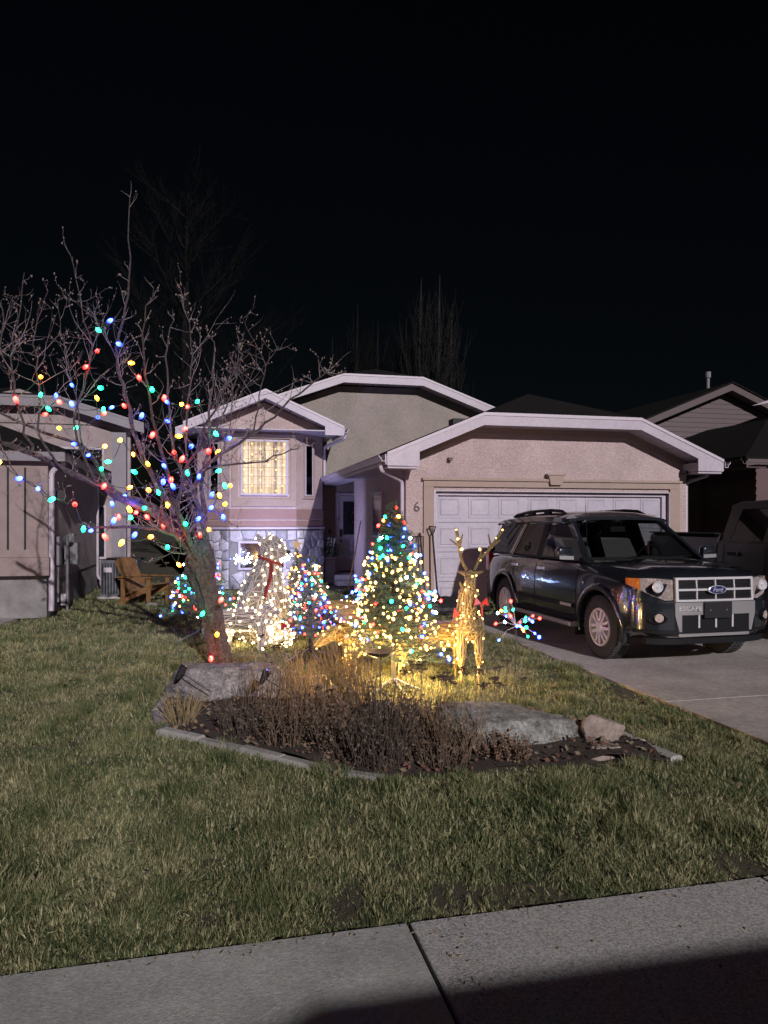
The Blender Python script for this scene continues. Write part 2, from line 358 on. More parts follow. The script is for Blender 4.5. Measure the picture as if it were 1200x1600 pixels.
# driveway slabs
dw = bpy.data.objects.new('driveway', None); COL.objects.link(dw); tag(dw, kind='structure')
us = [3.95, 6.35, 8.95, 13.5]; vsl = [2.865, 5.8, 8.9, 12.34]
for i in range(3):
    for j in range(3):
        mb = MB(); a, b, c, d = us[i] + .006, us[i + 1] - .006, vsl[j] + .006, vsl[j + 1] - .006; e = .004
        for (q, z) in ((0, -.08), (0, .009), (e, .012)):
            mb.v += [(*xy(a + q, c + q), z), (*xy(b - q, c + q), z), (*xy(b - q, d - q), z), (*xy(a + q, d - q), z)]
        mb.f += [(8, 9, 10, 11)] + [(k + r * 4, (k + 1) % 4 + r * 4, (k + 1) % 4 + r * 4 + 4, k + r * 4 + 4) for r in range(2) for k in range(4)]
        mb.build('slab', 'concrete', dw)
mb = MB(); mb.add([(*xy(3.95, 2.86), -.02), (*xy(13.5, 2.86), -.02), (*xy(13.5, 12.34), -.02), (*xy(3.95, 12.34), -.02)], [(0, 1, 2, 3)]); mb.build('joint_bed', 'soil', dw)
# neighbour's drive (lower left of the lawn)
nd = bpy.data.objects.new('neighbour_driveway', None); COL.objects.link(nd); tag(nd, kind='structure')
for j in range(3):
    mb = MB(); c = 2.87 + j * 3.47; d = c + 3.46
    mb.prism([(*xy(-8, c), .012), (*xy(-3.4, c), .012), (*xy(-3.4 + .28 * (j == 2), d), .012), (*xy(-8, d), .012)], (0, 0, -.1)); mb.build('slab', 'concrete', nd)
# planting bed soil, mounded
def bed_z(x, y):
    cx, cy = -.1, 5.8; d = min(math.hypot(x - BED[i][0], y - BED[i][1]) for i in range(len(BED)))
    return .015 + min(.05, d * .10) + .015 * math.sin(x * 9) * math.sin(y * 8)
bm = bmesh.new()
bvs = [bm.verts.new((x, y, 0)) for x, y in BED]; bm.faces.new(bvs)
bmesh.ops.triangulate(bm, faces=bm.faces[:])
for _ in range(4): bmesh.ops.subdivide_edges(bm, edges=[e for e in bm.edges if e.calc_length() > .14], cuts=1, use_grid_fill=False); bmesh.ops.triangulate(bm, faces=bm.faces[:])
for v in bm.verts: v.co.z = bed_z(v.co.x, v.co.y)
me = bpy.data.meshes.new('planting_bed'); bm.to_mesh(me); bm.free(); me.materials.append(MATS['soil'])
tag(link('planting_bed', me), kind='structure')
# concrete edging pieces round the bed
ed = thing('bed_edging', 'low pale concrete edging strip round the front of the planting bed', 'edging', (-1.3, 5.4, 0))
def edging(path):
    for (a, b) in zip(path[:-1], path[1:]):
        a = Vector((*a, 0)); b = Vector((*b, 0)); n = max(1, round((b - a).length / .42))
        for i in range(n):
            p = a.lerp(b, i / n); q = a.lerp(b, (i + 1) / n); d = (q - p).normalized(); sd_ = Vector((-d.y, d.x, 0)) * .05; p += d * .006; q -= d * .006
            mb = MB(); h = .045 + random.uniform(-.012, .012)
            prof = [(-1, -.05), (-1, h * .7), (-.6, h), (.6, h), (1, h * .7), (1, -.05)]
            mb.v += [tuple(p + sd_ * s_ + Vector((0, 0, z))) for s_, z in prof] + [tuple(q + sd_ * s_ + Vector((0, 0, z))) for s_, z in prof]
            mb.f += [(5, 4, 3, 2, 1, 0), (6, 7, 8, 9, 10, 11)] + [(k, (k + 1) % 6, (k + 1) % 6 + 6, k + 6) for k in range(6)]
            mb.build('edging_block', 'edging', ed, (-1.3, 5.4, 0))
edging([(-1.97, 6.75), (-1.90, 6.19), (-1.68, 5.60), (-.99, 5.16), (-.38, 4.73), (0, 4.57)])
edging([(1.72, 5.62), (1.98, 4.97)])
# ================================================================== HOUSES
def gable_roof(par, off, uL, uR, ze, m, v0, v1, zc=None, fh=.17, fmat='white_paint', thick=.05, ridge_back=True):
    """roof slabs + fascia boards; zc = height where the front point of the gable is cut off to a small hip"""
    uc = (uL + uR) / 2; zr = ze + m * (uR - uL) / 2
    if zc is None:
        L = [(uL, v0, ze), (uc, v0, zr), (uc, v1, zr), (uL, v1, ze)]; Rr = [(uR, v0, ze), (uc, v0, zr), (uc, v1, zr), (uR, v1, ze)]; H = None
        line = [(uL, ze), (uc, zr), (uR, ze)]
    else:
        ul = uL + (zc - ze) / m; ur = uR - (zc - ze) / m; vh = v0 + (zr - zc) / m
        L = [(uL, v0, ze), (ul, v0, zc), (uc, vh, zr), (uc, v1, zr), (uL, v1, ze)]; Rr = [(uR, v0, ze), (ur, v0, zc), (uc, vh, zr), (uc, v1, zr), (uR, v1, ze)]
        H = [(ul, v0, zc), (ur, v0, zc), (uc, vh, zr)]
        line = [(uL, ze), (ul, zc), (ur, zc), (uR, ze)]
    r = MB().slab(L, thick).build('roof', 'shingle', par, off)
    MB().slab(Rr, thick).build('roof_slope', 'shingle', r)
    r.children[0].data.transform(Matrix.Translation([-c for c in off]))
    if H:
        h = MB().slab(H, thick).build('roof_slope', 'shingle', r, off)
    for a, b in zip(line[:-1], line[1:]):
        # board hangs from just under the shingles
        t = .045
        q = MB().prism([(a[0], v0 - .03, a[1] - t), (b[0], v0 - .03, b[1] - t), (b[0], v0 - .03, b[1] - t - fh), (a[0], v0 - .03, a[1] - t - fh)], (0, .028, 0))
        q.build('fascia_board', fmat, par, off)
        # drip edge
        MB().prism([(a[0], v0 - .045, a[1] + .004), (b[0], v0 - .045, b[1] + .004), (b[0], v0 - .045, b[1] - .05), (a[0], v0 - .045, a[1] - .05)], (0, .013, 0)).build('drip_edge', 'white_metal' if fmat == 'white_paint' else fmat, par, off)
    return line
def soffit(par, off, line, v0, v1, t=.225, step=.2, mat='white_paint', skip=()):
    for si, (a, b) in enumerate(zip(line[:-1], line[1:])):
        if si in skip: continue
        n = max(1, round(abs(b[0] - a[0]) / step))
        for i in range(n):
            f0, f1 = i / n, (i + 1) / n - .05 / n * 1.2
            p = (a[0] + (b[0] - a[0]) * f0, a[1] + (b[1] - a[1]) * f0 - t); q = (a[0] + (b[0] - a[0]) * f1, a[1] + (b[1] - a[1]) * f1 - t)
            MB().prism([(p[0], v0, p[1]), (q[0], v0, q[1]), (q[0], v1, q[1]), (p[0], v1, p[1])], (0, 0, .012 + .004 * (i % 2))).build('soffit_panel', mat, par, off)
def gutter(par, off, u, z, v0, v1, side=-1, mat='white_metal'):
    """K-style trough hung outside an eave at u"""
    s = side
    prof = [(0, 0), (0, -.11), (s * .07, -.11), (s * .085, -.06), (s * .12, -.03), (s * .12, 0), (s * .11, 0), (s * .11, -.022), (s * .075, -.055), (s * .06, -.10), (s * .01, -.10), (s * .01, 0)]
    MB().prism([(u + p, v0, z + q) for p, q in prof], (0, v1 - v0, 0)).build('gutter', mat, par, off)
def voronoi_cells(w, h, n, seed, gap=.02):
    rr = random.Random(seed); nx = max(2, round(math.sqrt(n * w / h))); ny = max(2, round(n / nx)); pts = []
    for j in range(ny):
        for i in range(nx): pts.append(((i + .5 + rr.uniform(-.42, .42) + .25 * (j % 2)) * w / nx, (j + .5 + rr.uniform(-.36, .36)) * h / ny))
    out = []
    for i, p in enumerate(pts):
        poly = [(0, 0), (w, 0), (w, h), (0, h)]
        for j, q in enumerate(pts):
            if i == j: continue
            mx, my = (p[0] + q[0]) / 2, (p[1] + q[1]) / 2; nx_, ny_ = q[0] - p[0], q[1] - p[1]
            new = []
            for k in range(len(poly)):
                a, b = poly[k], poly[(k + 1) % len(poly)]
                da = (a[0] - mx) * nx_ + (a[1] - my) * ny_; db = (b[0] - mx) * nx_ + (b[1] - my) * ny_
                if da <= 0: new.append(a)
                if da * db < 0: t = da / (da - db); new.append((a[0] + (b[0] - a[0]) * t, a[1] + (b[1] - a[1]) * t))
            poly = new
            if len(poly) < 3: break
        if len(poly) < 3: continue
        cx = sum(a[0] for a in poly) / len(poly); cy = sum(a[1] for a in poly) / len(poly); rad = max(math.hypot(a[0] - cx, a[1] - cy) for a in poly)
        if rad < .03: continue
        k = max(.5, 1 - gap / rad * 1.0); out.append([(cx + (a[0] - cx) * k, cy + (a[1] - cy) * k) for a in poly])
    return out
def stone_wall(par, off, fr, w, h, n, seed, mat, keep=lambda x, y: True):
    """fr(s, z, out) -> local point; irregular flat stones, each its own piece, standing proud of the mortar"""
    rr = random.Random(seed)
    for poly in voronoi_cells(w, h, n, seed):
        cx = sum(a[0] for a in poly) / len(poly); cy = sum(a[1] for a in poly) / len(poly)
        if not keep(cx, cy): continue
        d = rr.uniform(.03, .055); mb = MB(); m = len(poly)
        tx, ty = rr.uniform(-.05, .05), rr.uniform(-.05, .05)
        ring0 = [fr(x, z, .0) for x, z in poly]; ring1 = [fr(x, z, d * .75) for x, z in poly]
        ring2 = [fr(cx + (x - cx) * .86, cy + (z - cy) * .86, d + tx * (x - cx) + ty * (z - cy)) for x, z in poly]
        mb.v = ring0 + ring1 + ring2
        mb.f = [tuple(range(2 * m, 3 * m))] + [(i + r * m, (i + 1) % m + r * m, (i + 1) % m + (r + 1) * m, i + (r + 1) * m) for r in range(2) for i in range(m)]
        mb.build('stone', mat, par, off, 40)
def downspout(par, off, pts, r=.036, mat='white_metal'):
    M = MB(); P = [Vector(p) for p in pts]; Q = [P[0]]
    for i in range(1, len(P) - 1):
        a = (P[i - 1] - P[i]).normalized(); b = (P[i + 1] - P[i]).normalized(); d = min(.09, (P[i - 1] - P[i]).length / 2, (P[i + 1] - P[i]).length / 2)
        for t in (0, .25, .5, .75, 1): Q.append((P[i] + a * d).lerp(P[i], t).lerp(P[i].lerp(P[i] + b * d, t), t))
    Q.append(P[-1]); M.tube(Q, r, 8); return M.build('downspout', mat, par, off, 40)
def muntin_window(par, off, fr, w, h, nx, nz, frame='white_paint', glass='window_glass', fw=.05, depth=.05, bar='frame_gold', barw=.012):
    """fr(s, z, out); framed window with panes and thin grid bars"""
    F = MB()
    def bx(m, s0, s1, z0, z1, o0, o1): m.v += [fr(s0, z0, o0), fr(s1, z0, o0), fr(s1, z1, o0), fr(s0, z1, o0), fr(s0, z0, o1), fr(s1, z0, o1), fr(s1, z1, o1), fr(s0, z1, o1)]; k = len(m.v) - 8; m.f += [tuple(i + k for i in f) for f in [(0, 3, 2, 1), (4, 5, 6, 7), (0, 1, 5, 4), (1, 2, 6, 5), (2, 3, 7, 6), (3, 0, 4, 7)]]
    for s0, s1, z0, z1 in ((0, fw, 0, h), (w - fw, w, 0, h), (fw, w - fw, 0, fw), (fw, w - fw, h - fw, h)): bx(F, s0, s1, z0, z1, .004, depth)
    wo = F.build('window', frame, par, off)
    iw, ih = w - 2 * fw, h - 2 * fw
    B = MB()
    for i in range(1, nx): bx(B, fw + iw * i / nx - barw / 2, fw + iw * i / nx + barw / 2, fw, h - fw, .021, .026)
    for j in range(1, nz): bx(B, fw, w - fw, fw + ih * j / nz - barw / 2, fw + ih * j / nz + barw / 2, .0275, .0325)
    if B.v: B.build('grid_bars', bar, wo, off)
    g = MB(); g.add([fr(fw, fw, .035), fr(w - fw, fw, .035), fr(w - fw, h - fw, .035), fr(fw, h - fw, .035)], [(0, 1, 2, 3)]); g.build('pane', glass, wo, off)
    return wo

# ------------------------------------------------------------------ the decorated house
HO = (6.0, 12.4, 0)
house = uthing('house', 'pink stucco bungalow with white fascia, double garage and a lit bay window', 'house', HO[0], HO[1])
def hb(mb, name, mat, par=house, sharp=None): return mb.build(name, mat, par, HO, sharp)
GV = 12.35
# garage front wall: polygon with the door opening left out (three pieces butted into one mesh)
uL, uR = 3.31, 8.85
DL, DR, DZ = 3.84, 8.45, 2.14
w = MB()
w.prism([(uL, GV, 0), (DL, GV, 0), (DL, GV, 2.70), (uL, GV, 2.70)], (0, .18, 0))
w.prism([(DR, GV, 0), (uR, GV, 0), (uR, GV, 2.70), (DR, GV, 2.70)], (0, .18, 0))
w.prism([(DL, GV, DZ), (DR, GV, DZ), (DR, GV, 2.70), (DL, GV, 2.70)], (0, .18, 0))
w.prism([(uL, GV, 2.70), (uR, GV, 2.70), (7.56, GV, 3.26), (4.60, GV, 3.26)], (0, .18, 0))
hb(w, 'wall', 'stucco')
hb(MB().b2((uL, GV + .18, 0), (uL + .16, 17.05, 2.72)), 'side_wall', 'stucco')
hb(MB().b2((uR - .16, GV + .18, 0), (uR, 19.7, 2.72)), 'side_wall', 'stucco_side_shaded')
hb(MB().b2((uL + .16, 16.9, 0), (3.9, 17.05, 2.72)), 'side_wall', 'stucco_side_shaded')
hb(MB().b2((3.9, 16.9, 0), (4.05, 19.7, 2.72)), 'side_wall', 'stucco_side_shaded')
line = gable_roof(house, HO, 2.86, 9.30, 2.76, .42, 11.9, 19.68, 3.48, fh=.17)
soffit(house, HO, line, 11.905, GV, t=.20)
# frieze strip under the soffit (vertical texture in the photo)
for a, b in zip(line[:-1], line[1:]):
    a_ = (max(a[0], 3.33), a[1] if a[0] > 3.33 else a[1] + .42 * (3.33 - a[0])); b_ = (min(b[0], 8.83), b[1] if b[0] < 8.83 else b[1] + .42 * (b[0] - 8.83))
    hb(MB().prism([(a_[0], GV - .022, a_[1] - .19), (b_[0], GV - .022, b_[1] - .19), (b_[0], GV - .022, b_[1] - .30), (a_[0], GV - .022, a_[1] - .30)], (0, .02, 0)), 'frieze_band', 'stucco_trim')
# boxed eave returns at both corners, gutters, side soffits
hb(MB().b2((2.88, 11.90, 2.50), (3.40, 12.32, 2.535)), 'eave_return', 'white_paint')
hb(MB().prism([(2.86, 11.868, 2.54), (3.42, 11.868, 2.54), (3.42, 11.868, 2.84), (2.86, 11.868, 2.60)], (0, .025, 0)), 'eave_return', 'white_paint')
hb(MB().b2((8.78, 11.90, 2.50), (9.28, 12.32, 2.535)), 'eave_return', 'white_paint')
hb(MB().prism([(8.76, 11.868, 2.54), (9.30, 11.868, 2.54), (9.30, 11.868, 2.60), (8.76, 11.868, 2.84)], (0, .025, 0)), 'eave_return', 'white_paint')
hb(MB().b2((8.76, 11.895, 2.54), (8.785, 12.34, 2.70)), 'eave_return', 'white_paint')
hb(MB().b2((2.87, 12.33, 2.555), (3.305, 19.69, 2.575)), 'side_soffit', 'white_paint')
hb(MB().b2((8.86, 12.33, 2.555), (9.29, 19.69, 2.575)), 'side_soffit', 'white_paint')
hb(MB().b2((2.835, 11.90, 2.56), (2.862, 19.69, 2.735)), 'fascia_board', 'white_paint')
gutter(house, HO, 2.833, 2.72, 11.86, 19.66, -1); gutter(house, HO, 9.32, 2.72, 11.86, 19.66, 1)
downspout(house, HO, [(2.79, 12.05, 2.60), (2.79, 12.05, 2.48), (3.26, 12.41, 2.32), (3.26, 12.41, .15), (3.10, 12.38, .06)])
downspout(house, HO, [(9.37, 12.4, 2.62), (9.37, 12.4, 2.5), (8.92, 12.46, 2.36), (8.92, 12.46, .1)])
# trim round the garage door with a keystone
T = MB()
hb(MB().prism([(3.62, GV - .05, .0), (3.80, GV - .05, .0), (3.80, GV - .05, 2.22), (3.62, GV - .05, 2.22)], (0, .048, 0)), 'door_trim', 'stucco_trim')
hb(MB().prism([(8.47, GV - .05, .0), (8.68, GV - .05, .0), (8.68, GV - .05, 2.22), (8.47, GV - .05, 2.22)], (0, .048, 0)), 'door_trim', 'stucco_trim')
hb(MB().b2((3.62, GV - .052, 2.222), (8.68, GV - .002, 2.33)), 'door_trim', 'stucco_trim')
hb(MB().b2((3.59, GV - .085, 2.332), (8.71, GV - .002, 2.375)), 'door_trim', 'stucco_trim')
hb(MB().prism([(5.99, GV - .12, 2.27), (6.21, GV - .12, 2.27), (6.25, GV - .12, 2.44), (5.95, GV - .12, 2.44)], (0, .117, 0)), 'keystone', 'stucco_trim')
hb(MB().b2((5.92, GV - .135, 2.442), (6.28, GV - .002, 2.47)), 'keystone', 'stucco_trim')
# white frame and sectional garage door with raised panels
for a, b in (((3.802, 12.30, 0), (3.84, 12.49, 2.16)), ((8.45, 12.30, 0), (8.468, 12.49, 2.16)), ((3.84, 12.30, 2.14), (8.45, 12.49, 2.16))): hb(MB().b2(a, b), 'door_frame', 'white_paint')
for a, b in (((3.842, 12.40, 0), (3.905, 12.47, 2.138)), ((8.36, 12.40, 0), (8.448, 12.47, 2.138)), ((3.905, 12.40, 2.075), (8.36, 12.47, 2.138))): hb(MB().b2(a, b), 'weather_strip', 'white_paint')
gd = hb(MB().b2((3.85, 12.485, .012), (8.44, 12.52, 2.13)), 'garage_door', 'door_white')
secs = [.02, .545, 1.07, 1.595, 2.12]; mp = []
for j in range(4):
    hb(MB().b2((3.852, 12.462, secs[j] + .004), (8.438, 12.484, secs[j + 1] - .004)), 'door_section', 'door_white', gd)
    for i in range(8):
        a = 3.852 + i * .57325 + .07; b = a + .43; c = secs[j] + .075; d = secs[j + 1] - .075; mb = MB()
        for (q, y) in ((0, 12.4615), (.004, 12.452), (.030, 12.452), (.05, 12.4605), (.062, 12.449)):
            mb.v += [(a + q, y, c + q), (b - q, y, c + q), (b - q, y, d - q), (a + q, y, d - q)]
        mb.f = [(k + r * 4, (k + 1) % 4 + r * 4, (k + 1) % 4 + r * 4 + 4, k + r * 4 + 4) for r in range(4) for k in range(4)] + [(16, 17, 18, 19)]
        hb(mb, 'raised_panel', 'door_white', gd)
# house number, ledge, stone piers, camera
n6 = text_mb('6', .24, Matrix.Translation((3.50, GV - .012, 1.86)) @ Matrix.Rotation(R(90), 4, 'X'), .008); hb(n6, 'house_number', 'bronze_number')
for (a, b) in ((3.27, 3.61), (8.69, 8.89)):
    hb(MB().b2((a, GV - .09, 1.36), (b, GV - .002, 1.41)), 'ledge', 'stucco_trim')
    hb(MB().b2((a + .02, GV - .02, 0), (b - .005, GV - .001, 1.34)), 'stone_backing', 'mortar')
    stone_wall(house, HO, lambda s, z, o, a=a: (a + .02 + s, GV - .02 - o, z), b - a - .03, 1.33, 16, 5 + int(a), 'flagstone_tan')
hb(MB().b2((3.285, GV - .02, 0), (3.308, 14.0, 1.34)), 'stone_backing', 'mortar')
stone_wall(house, HO, lambda s, z, o: (3.285 - o, GV + s, z), 1.2, 1.33, 22, 12, 'flagstone_tan')
hb(MB().b2((3.24, GV - .0, 1.36), (3.308, 14.0, 1.41)), 'ledge', 'stucco_trim')
c_ = hb(MB().b2((8.70, 12.22, 2.50), (8.78, 12.33, 2.57)), 'security_camera', 'black_plastic')
hb(MB().lathe([(.028, 0), (.034, .02), (.030, .05)], 12, Matrix.Translation((8.74, 12.22, 2.53)) @ Matrix.Rotation(R(90), 4, 'X')), 'lens', 'dark_window', c_)
l_ = hb(MB().b2((4.06, 12.24, 2.68), (4.13, 12.34, 2.73)), 'soffit_lamp', 'bronze_number')
# side window of the garage
muntin_window(house, HO, lambda s, z, o: (3.31 - o, 14.9 - s, 1.28 + z), .88, .92, 4, 5, glass='dark_window', bar='white_paint')
# ---- entry wall and big clipped gable
EV = 19.7
w = MB()
w.prism([(2.0, EV, 0), (3.37, EV, 0), (3.37, EV, 4.6), (2.0, EV, 4.6)], (0, .2, 0))
w.prism([(3.37, EV, 2.34), (9.0, EV, 2.34), (9.0, EV, 4.15), (3.37, EV, 4.15)], (0, .2, 0))
w.prism([(4.33, EV, 0), (9.0, EV, 0), (9.0, EV, 2.34), (4.33, EV, 2.34)], (0, .2, 0))
w.prism([(-.2, EV, 4.6), (3.37, EV, 4.6), (3.37, EV, 5.28), (1.6, EV, 4.6)], (0, .2, 0))
w.prism([(3.37, EV, 4.15), (9.0, EV, 4.15), (5.72, EV, 5.30), (3.37, EV, 5.28)], (0, .2, 0))
hb(w, 'gable_wall', 'stucco_side_shaded')
hb(MB().b2((9.0, EV, 0), (9.2, 28, 4.0)), 'side_wall', 'stucco_side_shaded'); hb(MB().b2((-.2, EV, 0), (0, 28, 4.0)), 'side_wall', 'stucco_side_shaded'); hb(MB().b2((-.2, 28, 0), (9.2, 28.2, 4.0)), 'back_wall', 'stucco_side_shaded')
line = gable_roof(house, HO, -.85, 9.95, 3.98, .36, 19.25, 28.5, 5.53, fh=.19)
soffit(house, HO, line, 19.26, EV, t=.21, step=.4)
# ---- bay section
BV = 17.8
bay = [(-.30, 18.55), (.45, BV), (2.03, BV), (2.78, 18.55), (2.78, EV), (-.30, EV)]
def wall_run(a, b, z0, z1, name, mat, out=0.0, t=.12, par=house):
    d = Vector((b[0] - a[0], b[1] - a[1], 0)); L = d.length; d.normalize(); n = Vector((d.y, -d.x, 0))
    p0 = Vector((*a, 0)) + n * out; p1 = Vector((*b, 0)) + n * out
    return hb(MB().prism([(p0.x, p0.y, z0), (p1.x, p1.y, z0), (p1.x, p1.y, z1), (p0.x, p0.y, z1)], tuple(-n * t)), name, mat, par)
def frame_of(a, b, s0, z0):
    d = Vector((b[0] - a[0], b[1] - a[1], 0)).normalized(); n = Vector((d.y, -d.x, 0))
    return lambda s, z, o: tuple(Vector((*a, 0)) + d * (s0 + s) + n * o + Vector((0, 0, z0 + z)))
# main front wall of the bay with the window opening
def win_wall(a, b, s0, s1, z0, z1, zb, zt, name):
    f = frame_of(a, b, 0, 0); L = math.hypot(b[0] - a[0], b[1] - a[1]); m = MB(); n_ = (Vector(f(0, 0, -.12)) - Vector(f(0, 0, 0)))
    for (p, q, r, s) in ((0, s0, zb, zt), (s1, L, zb, zt), (s0, s1, zb, z0), (s0, s1, z1, zt)): m.prism([f(p, r, 0), f(q, r, 0), f(q, s, 0), f(p, s, 0)], tuple(n_))
    hb(m, name, 'stucco')
win_wall(bay[1], bay[2], .25, 1.37, 2.23, 3.56, 1.42, 3.78, 'bay_wall')
win_wall(bay[2], bay[3], .30, .62, 2.23, 3.50, 1.42, 3.78, 'bay_wall')
win_wall(bay[0], bay[1], .44, .76, 2.23, 3.50, 1.42, 3.78, 'bay_wall')
wall_run(bay[3], bay[4], 0, 3.78, 'bay_wall', 'stucco', -.001); wall_run(bay[5], bay[0], 0, 3.78, 'bay_wall', 'stucco', -.001)
# gable face above the bay
hb(MB().prism([(-.35, BV - .02, 3.782), (2.87, BV - .02, 3.782), (1.26, BV - .02, 4.46)], (0, .12, 0)), 'gable_wall', 'stucco')
hb(MB().prism([(-.55, 17.36, 3.755), (3.07, 17.36, 3.755), (3.07, EV - .01, 3.755), (-.55, EV - .01, 3.755)], (0, 0, .024)), 'bay_soffit', 'white_paint')
line = gable_roof(house, HO, -.60, 3.12, 3.88, .44, 17.35, 24.0, None, fh=.17)
soffit(house, HO, line, 17.36, BV - .02, t=.205, step=.3)
hb(MB().prism([(2.66, 17.318, 3.66), (3.12, 17.318, 3.66), (3.12, 17.318, 3.72), (2.66, 17.318, 3.90)], (0, .025, 0)), 'eave_return', 'white_paint')
gutter(house, HO, 3.125, 3.84, 17.34, 19.2, 1)
downspout(house, HO, [(3.18, 17.55, 3.74), (3.18, 17.55, 3.62), (2.84, 18.62, 3.50), (2.84, 18.62, 2.70)])
# picture-frame trims and bands
for i in (0, 1, 2):
    a, b = bay[i], bay[i + 1]; L = math.hypot(b[0] - a[0], b[1] - a[1])
    wall_run(a, b, 1.50, 1.62, 'trim_band', 'stucco_band', .028, .027); wall_run(a, b, 1.66, 1.90, 'trim_band', 'stucco_band', .018, .017)
    wall_run(a, b, 1.42, 1.47, 'ledge', 'white_paint', .075, .074)
    wall_run(a, b, 0, 1.40, 'stone_backing', 'mortar', .015, .05)
f = frame_of(bay[1], bay[2], .25, 2.23)
for (s0, s1, z0, z1) in ((-.20, 1.32, 1.36, 1.46), (-.20, -.06, -.26, 1.36), (1.18, 1.32, -.26, 1.36), (-.06, 1.18, -.26, -.09)):
    m = MB(); m.prism([f(s0, z0, .05), f(s1, z0, .05), f(s1, z1, .05), f(s0, z1, .05)], tuple(Vector(f(0, 0, 0)) - Vector(f(0, 0, .049)))); hb(m, 'window_trim', 'stucco_trim')
ww = muntin_window(house, HO, f, 1.12, 1.33, 4, 6, fw=.045, depth=.07)
emis('curtain_glow', (1.0, .70, .38), 1.0)
def curtain_mat():
    m = bpy.data.materials.new('curtain'); m.use_nodes = True; n = m.node_tree.nodes; l = m.node_tree.links; b = n['Principled BSDF']
    b.inputs['Base Color'].default_value = (.55, .45, .33, 1); b.inputs['Roughness'].default_value = .9
    b.inputs['Emission Color'].default_value = (1.0, .76, .48, 1)
    # backlit cloth: thicker folds pass less of the room light
    g = n.new('ShaderNodeNewGeometry'); t = n.new('ShaderNodeTexNoise'); t.inputs['Scale'].default_value = 9.0; t.inputs['Detail'].default_value = 3; mp_ = n.new('ShaderNodeMapping'); mp_.inputs['Scale'].default_value = (1, 1, .04); l.new(g.outputs['Position'], mp_.inputs['Vector']); l.new(mp_.outputs[0], t.inputs['Vector'])
    mr = n.new('ShaderNodeMapRange'); mr.inputs[1].default_value = .40; mr.inputs[2].default_value = .60; mr.inputs[3].default_value = .18; mr.inputs[4].default_value = .92
    l.new(t.outputs['Fac'], mr.inputs[0]); l.new(mr.outputs[0], b.inputs['Emission Strength']); MATS['curtain'] = m
curtain_mat()
cu = MB(); N = 90
for k in range(N + 1):
    s = 1.12 * k / N; o = -.16 + .028 * math.sin(s * 46) + .014 * math.sin(s * 21 + 1)
    cu.v += [f(s, .01, o), f(s, 1.32, o * .9 - .02)]
cu.f = [(2 * k, 2 * k + 2, 2 * k + 3, 2 * k + 1) for k in range(N)]
hb(cu, 'curtain', 'curtain', ww, 80)
for s in (.18, .50, .84): hb(MB().prism([f(s, .05, -.09), f(s + .022, .05, -.09), f(s + .022, 1.28, -.09), f(s, 1.28, -.09)], tuple(Vector(f(0, 0, -.02)) - Vector(f(0, 0, 0)))), 'mullion', 'white_paint', ww)
rr = random.Random(3)
bme = MB().ball((0, 0, 0), .013, 8, 5).mesh('window_bulb'); bme.materials.append(MATS['mini_W'])
wl = uthing('curtain_lights', 'warm white curtain lights hanging inside the bay window', 'light string', 1.26, BV + .06, 2.25)
for i in range(6):
    s = .10 + i * .185
    W_ = MB(); p0 = Vector(f(s, .06, -.06)); p1 = Vector(f(s, 1.27, -.06)); o_ = Vector((1.26, BV + .06, 2.25)); W_.tube([p0, p1], .002, 4); W_.build('wire', 'wire_white', wl, tuple(o_))
    for j in range(5):
        b_ = link('bulb', bme, wl); b_.location = Vector(f(s + rr.uniform(-.02, .02), .12 + j * .25 + .12 * (i % 2), -.055)) - o_
# narrow windows of the bay chamfers
for (a, b, s0) in ((bay[2], bay[3], .30), (bay[0], bay[1], .44)):
    f2 = frame_of(a, b, s0, 2.23); w2 = muntin_window(house, HO, f2, .32, 1.27, 2, 6, fw=.035, depth=.05, bar='white_metal', glass='privacy_glass')
    m = MB(); m.prism([f2(.02, .02, -.1), f2(.30, .02, -.1), f2(.30, 1.25, -.1), f2(.02, 1.25, -.1)], tuple(Vector(f2(0, 0, -.02)) - Vector(f2(0, 0, 0)))); hb(m, 'blind', 'black_plastic', w2)
    for (q, r, s, t) in ((-.06, -.004, -.07, 1.33), (.324, .38, -.07, 1.33), (-.004, .324, 1.274, 1.33), (-.004, .324, -.07, -.004)):
        m = MB(); m.prism([f2(q, s, .035), f2(r, s, .035), f2(r, t, .035), f2(q, t, .035)], tuple(Vector(f2(0, 0, 0)) - Vector(f2(0, 0, .034)))); hb(m, 'window_trim', 'stucco_trim')
# flagstone base: front, two chamfers; basement window left open in the stones
kept = lambda x, z: not (.12 < x < 1.40 and .42 < z < 1.2)
f3 = frame_of(bay[1], bay[2], 0, 0); stone_wall(house, HO, lambda s, z, o: f3(s, z, .015 + o), 1.58, 1.40, 34, 21, 'flagstone', kept)
f4 = frame_of(bay[2], bay[3], 0, 0); stone_wall(house, HO, lambda s, z, o: f4(s, z, .015 + o), 1.06, 1.40, 26, 22, 'flagstone')
f5 = frame_of(bay[0], bay[1], 0, 0); stone_wall(house, HO, lambda s, z, o: f5(s, z, .015 + o), 1.06, 1.40, 24, 23, 'flagstone')
f6 = frame_of(bay[1], bay[2], .20, .46); muntin_window(house, HO, lambda s, z, o: f6(s, z, .02 + o), 1.12, .68, 2, 1, fw=.05, depth=.06, glass='dark_window', bar='white_paint', barw=.04)
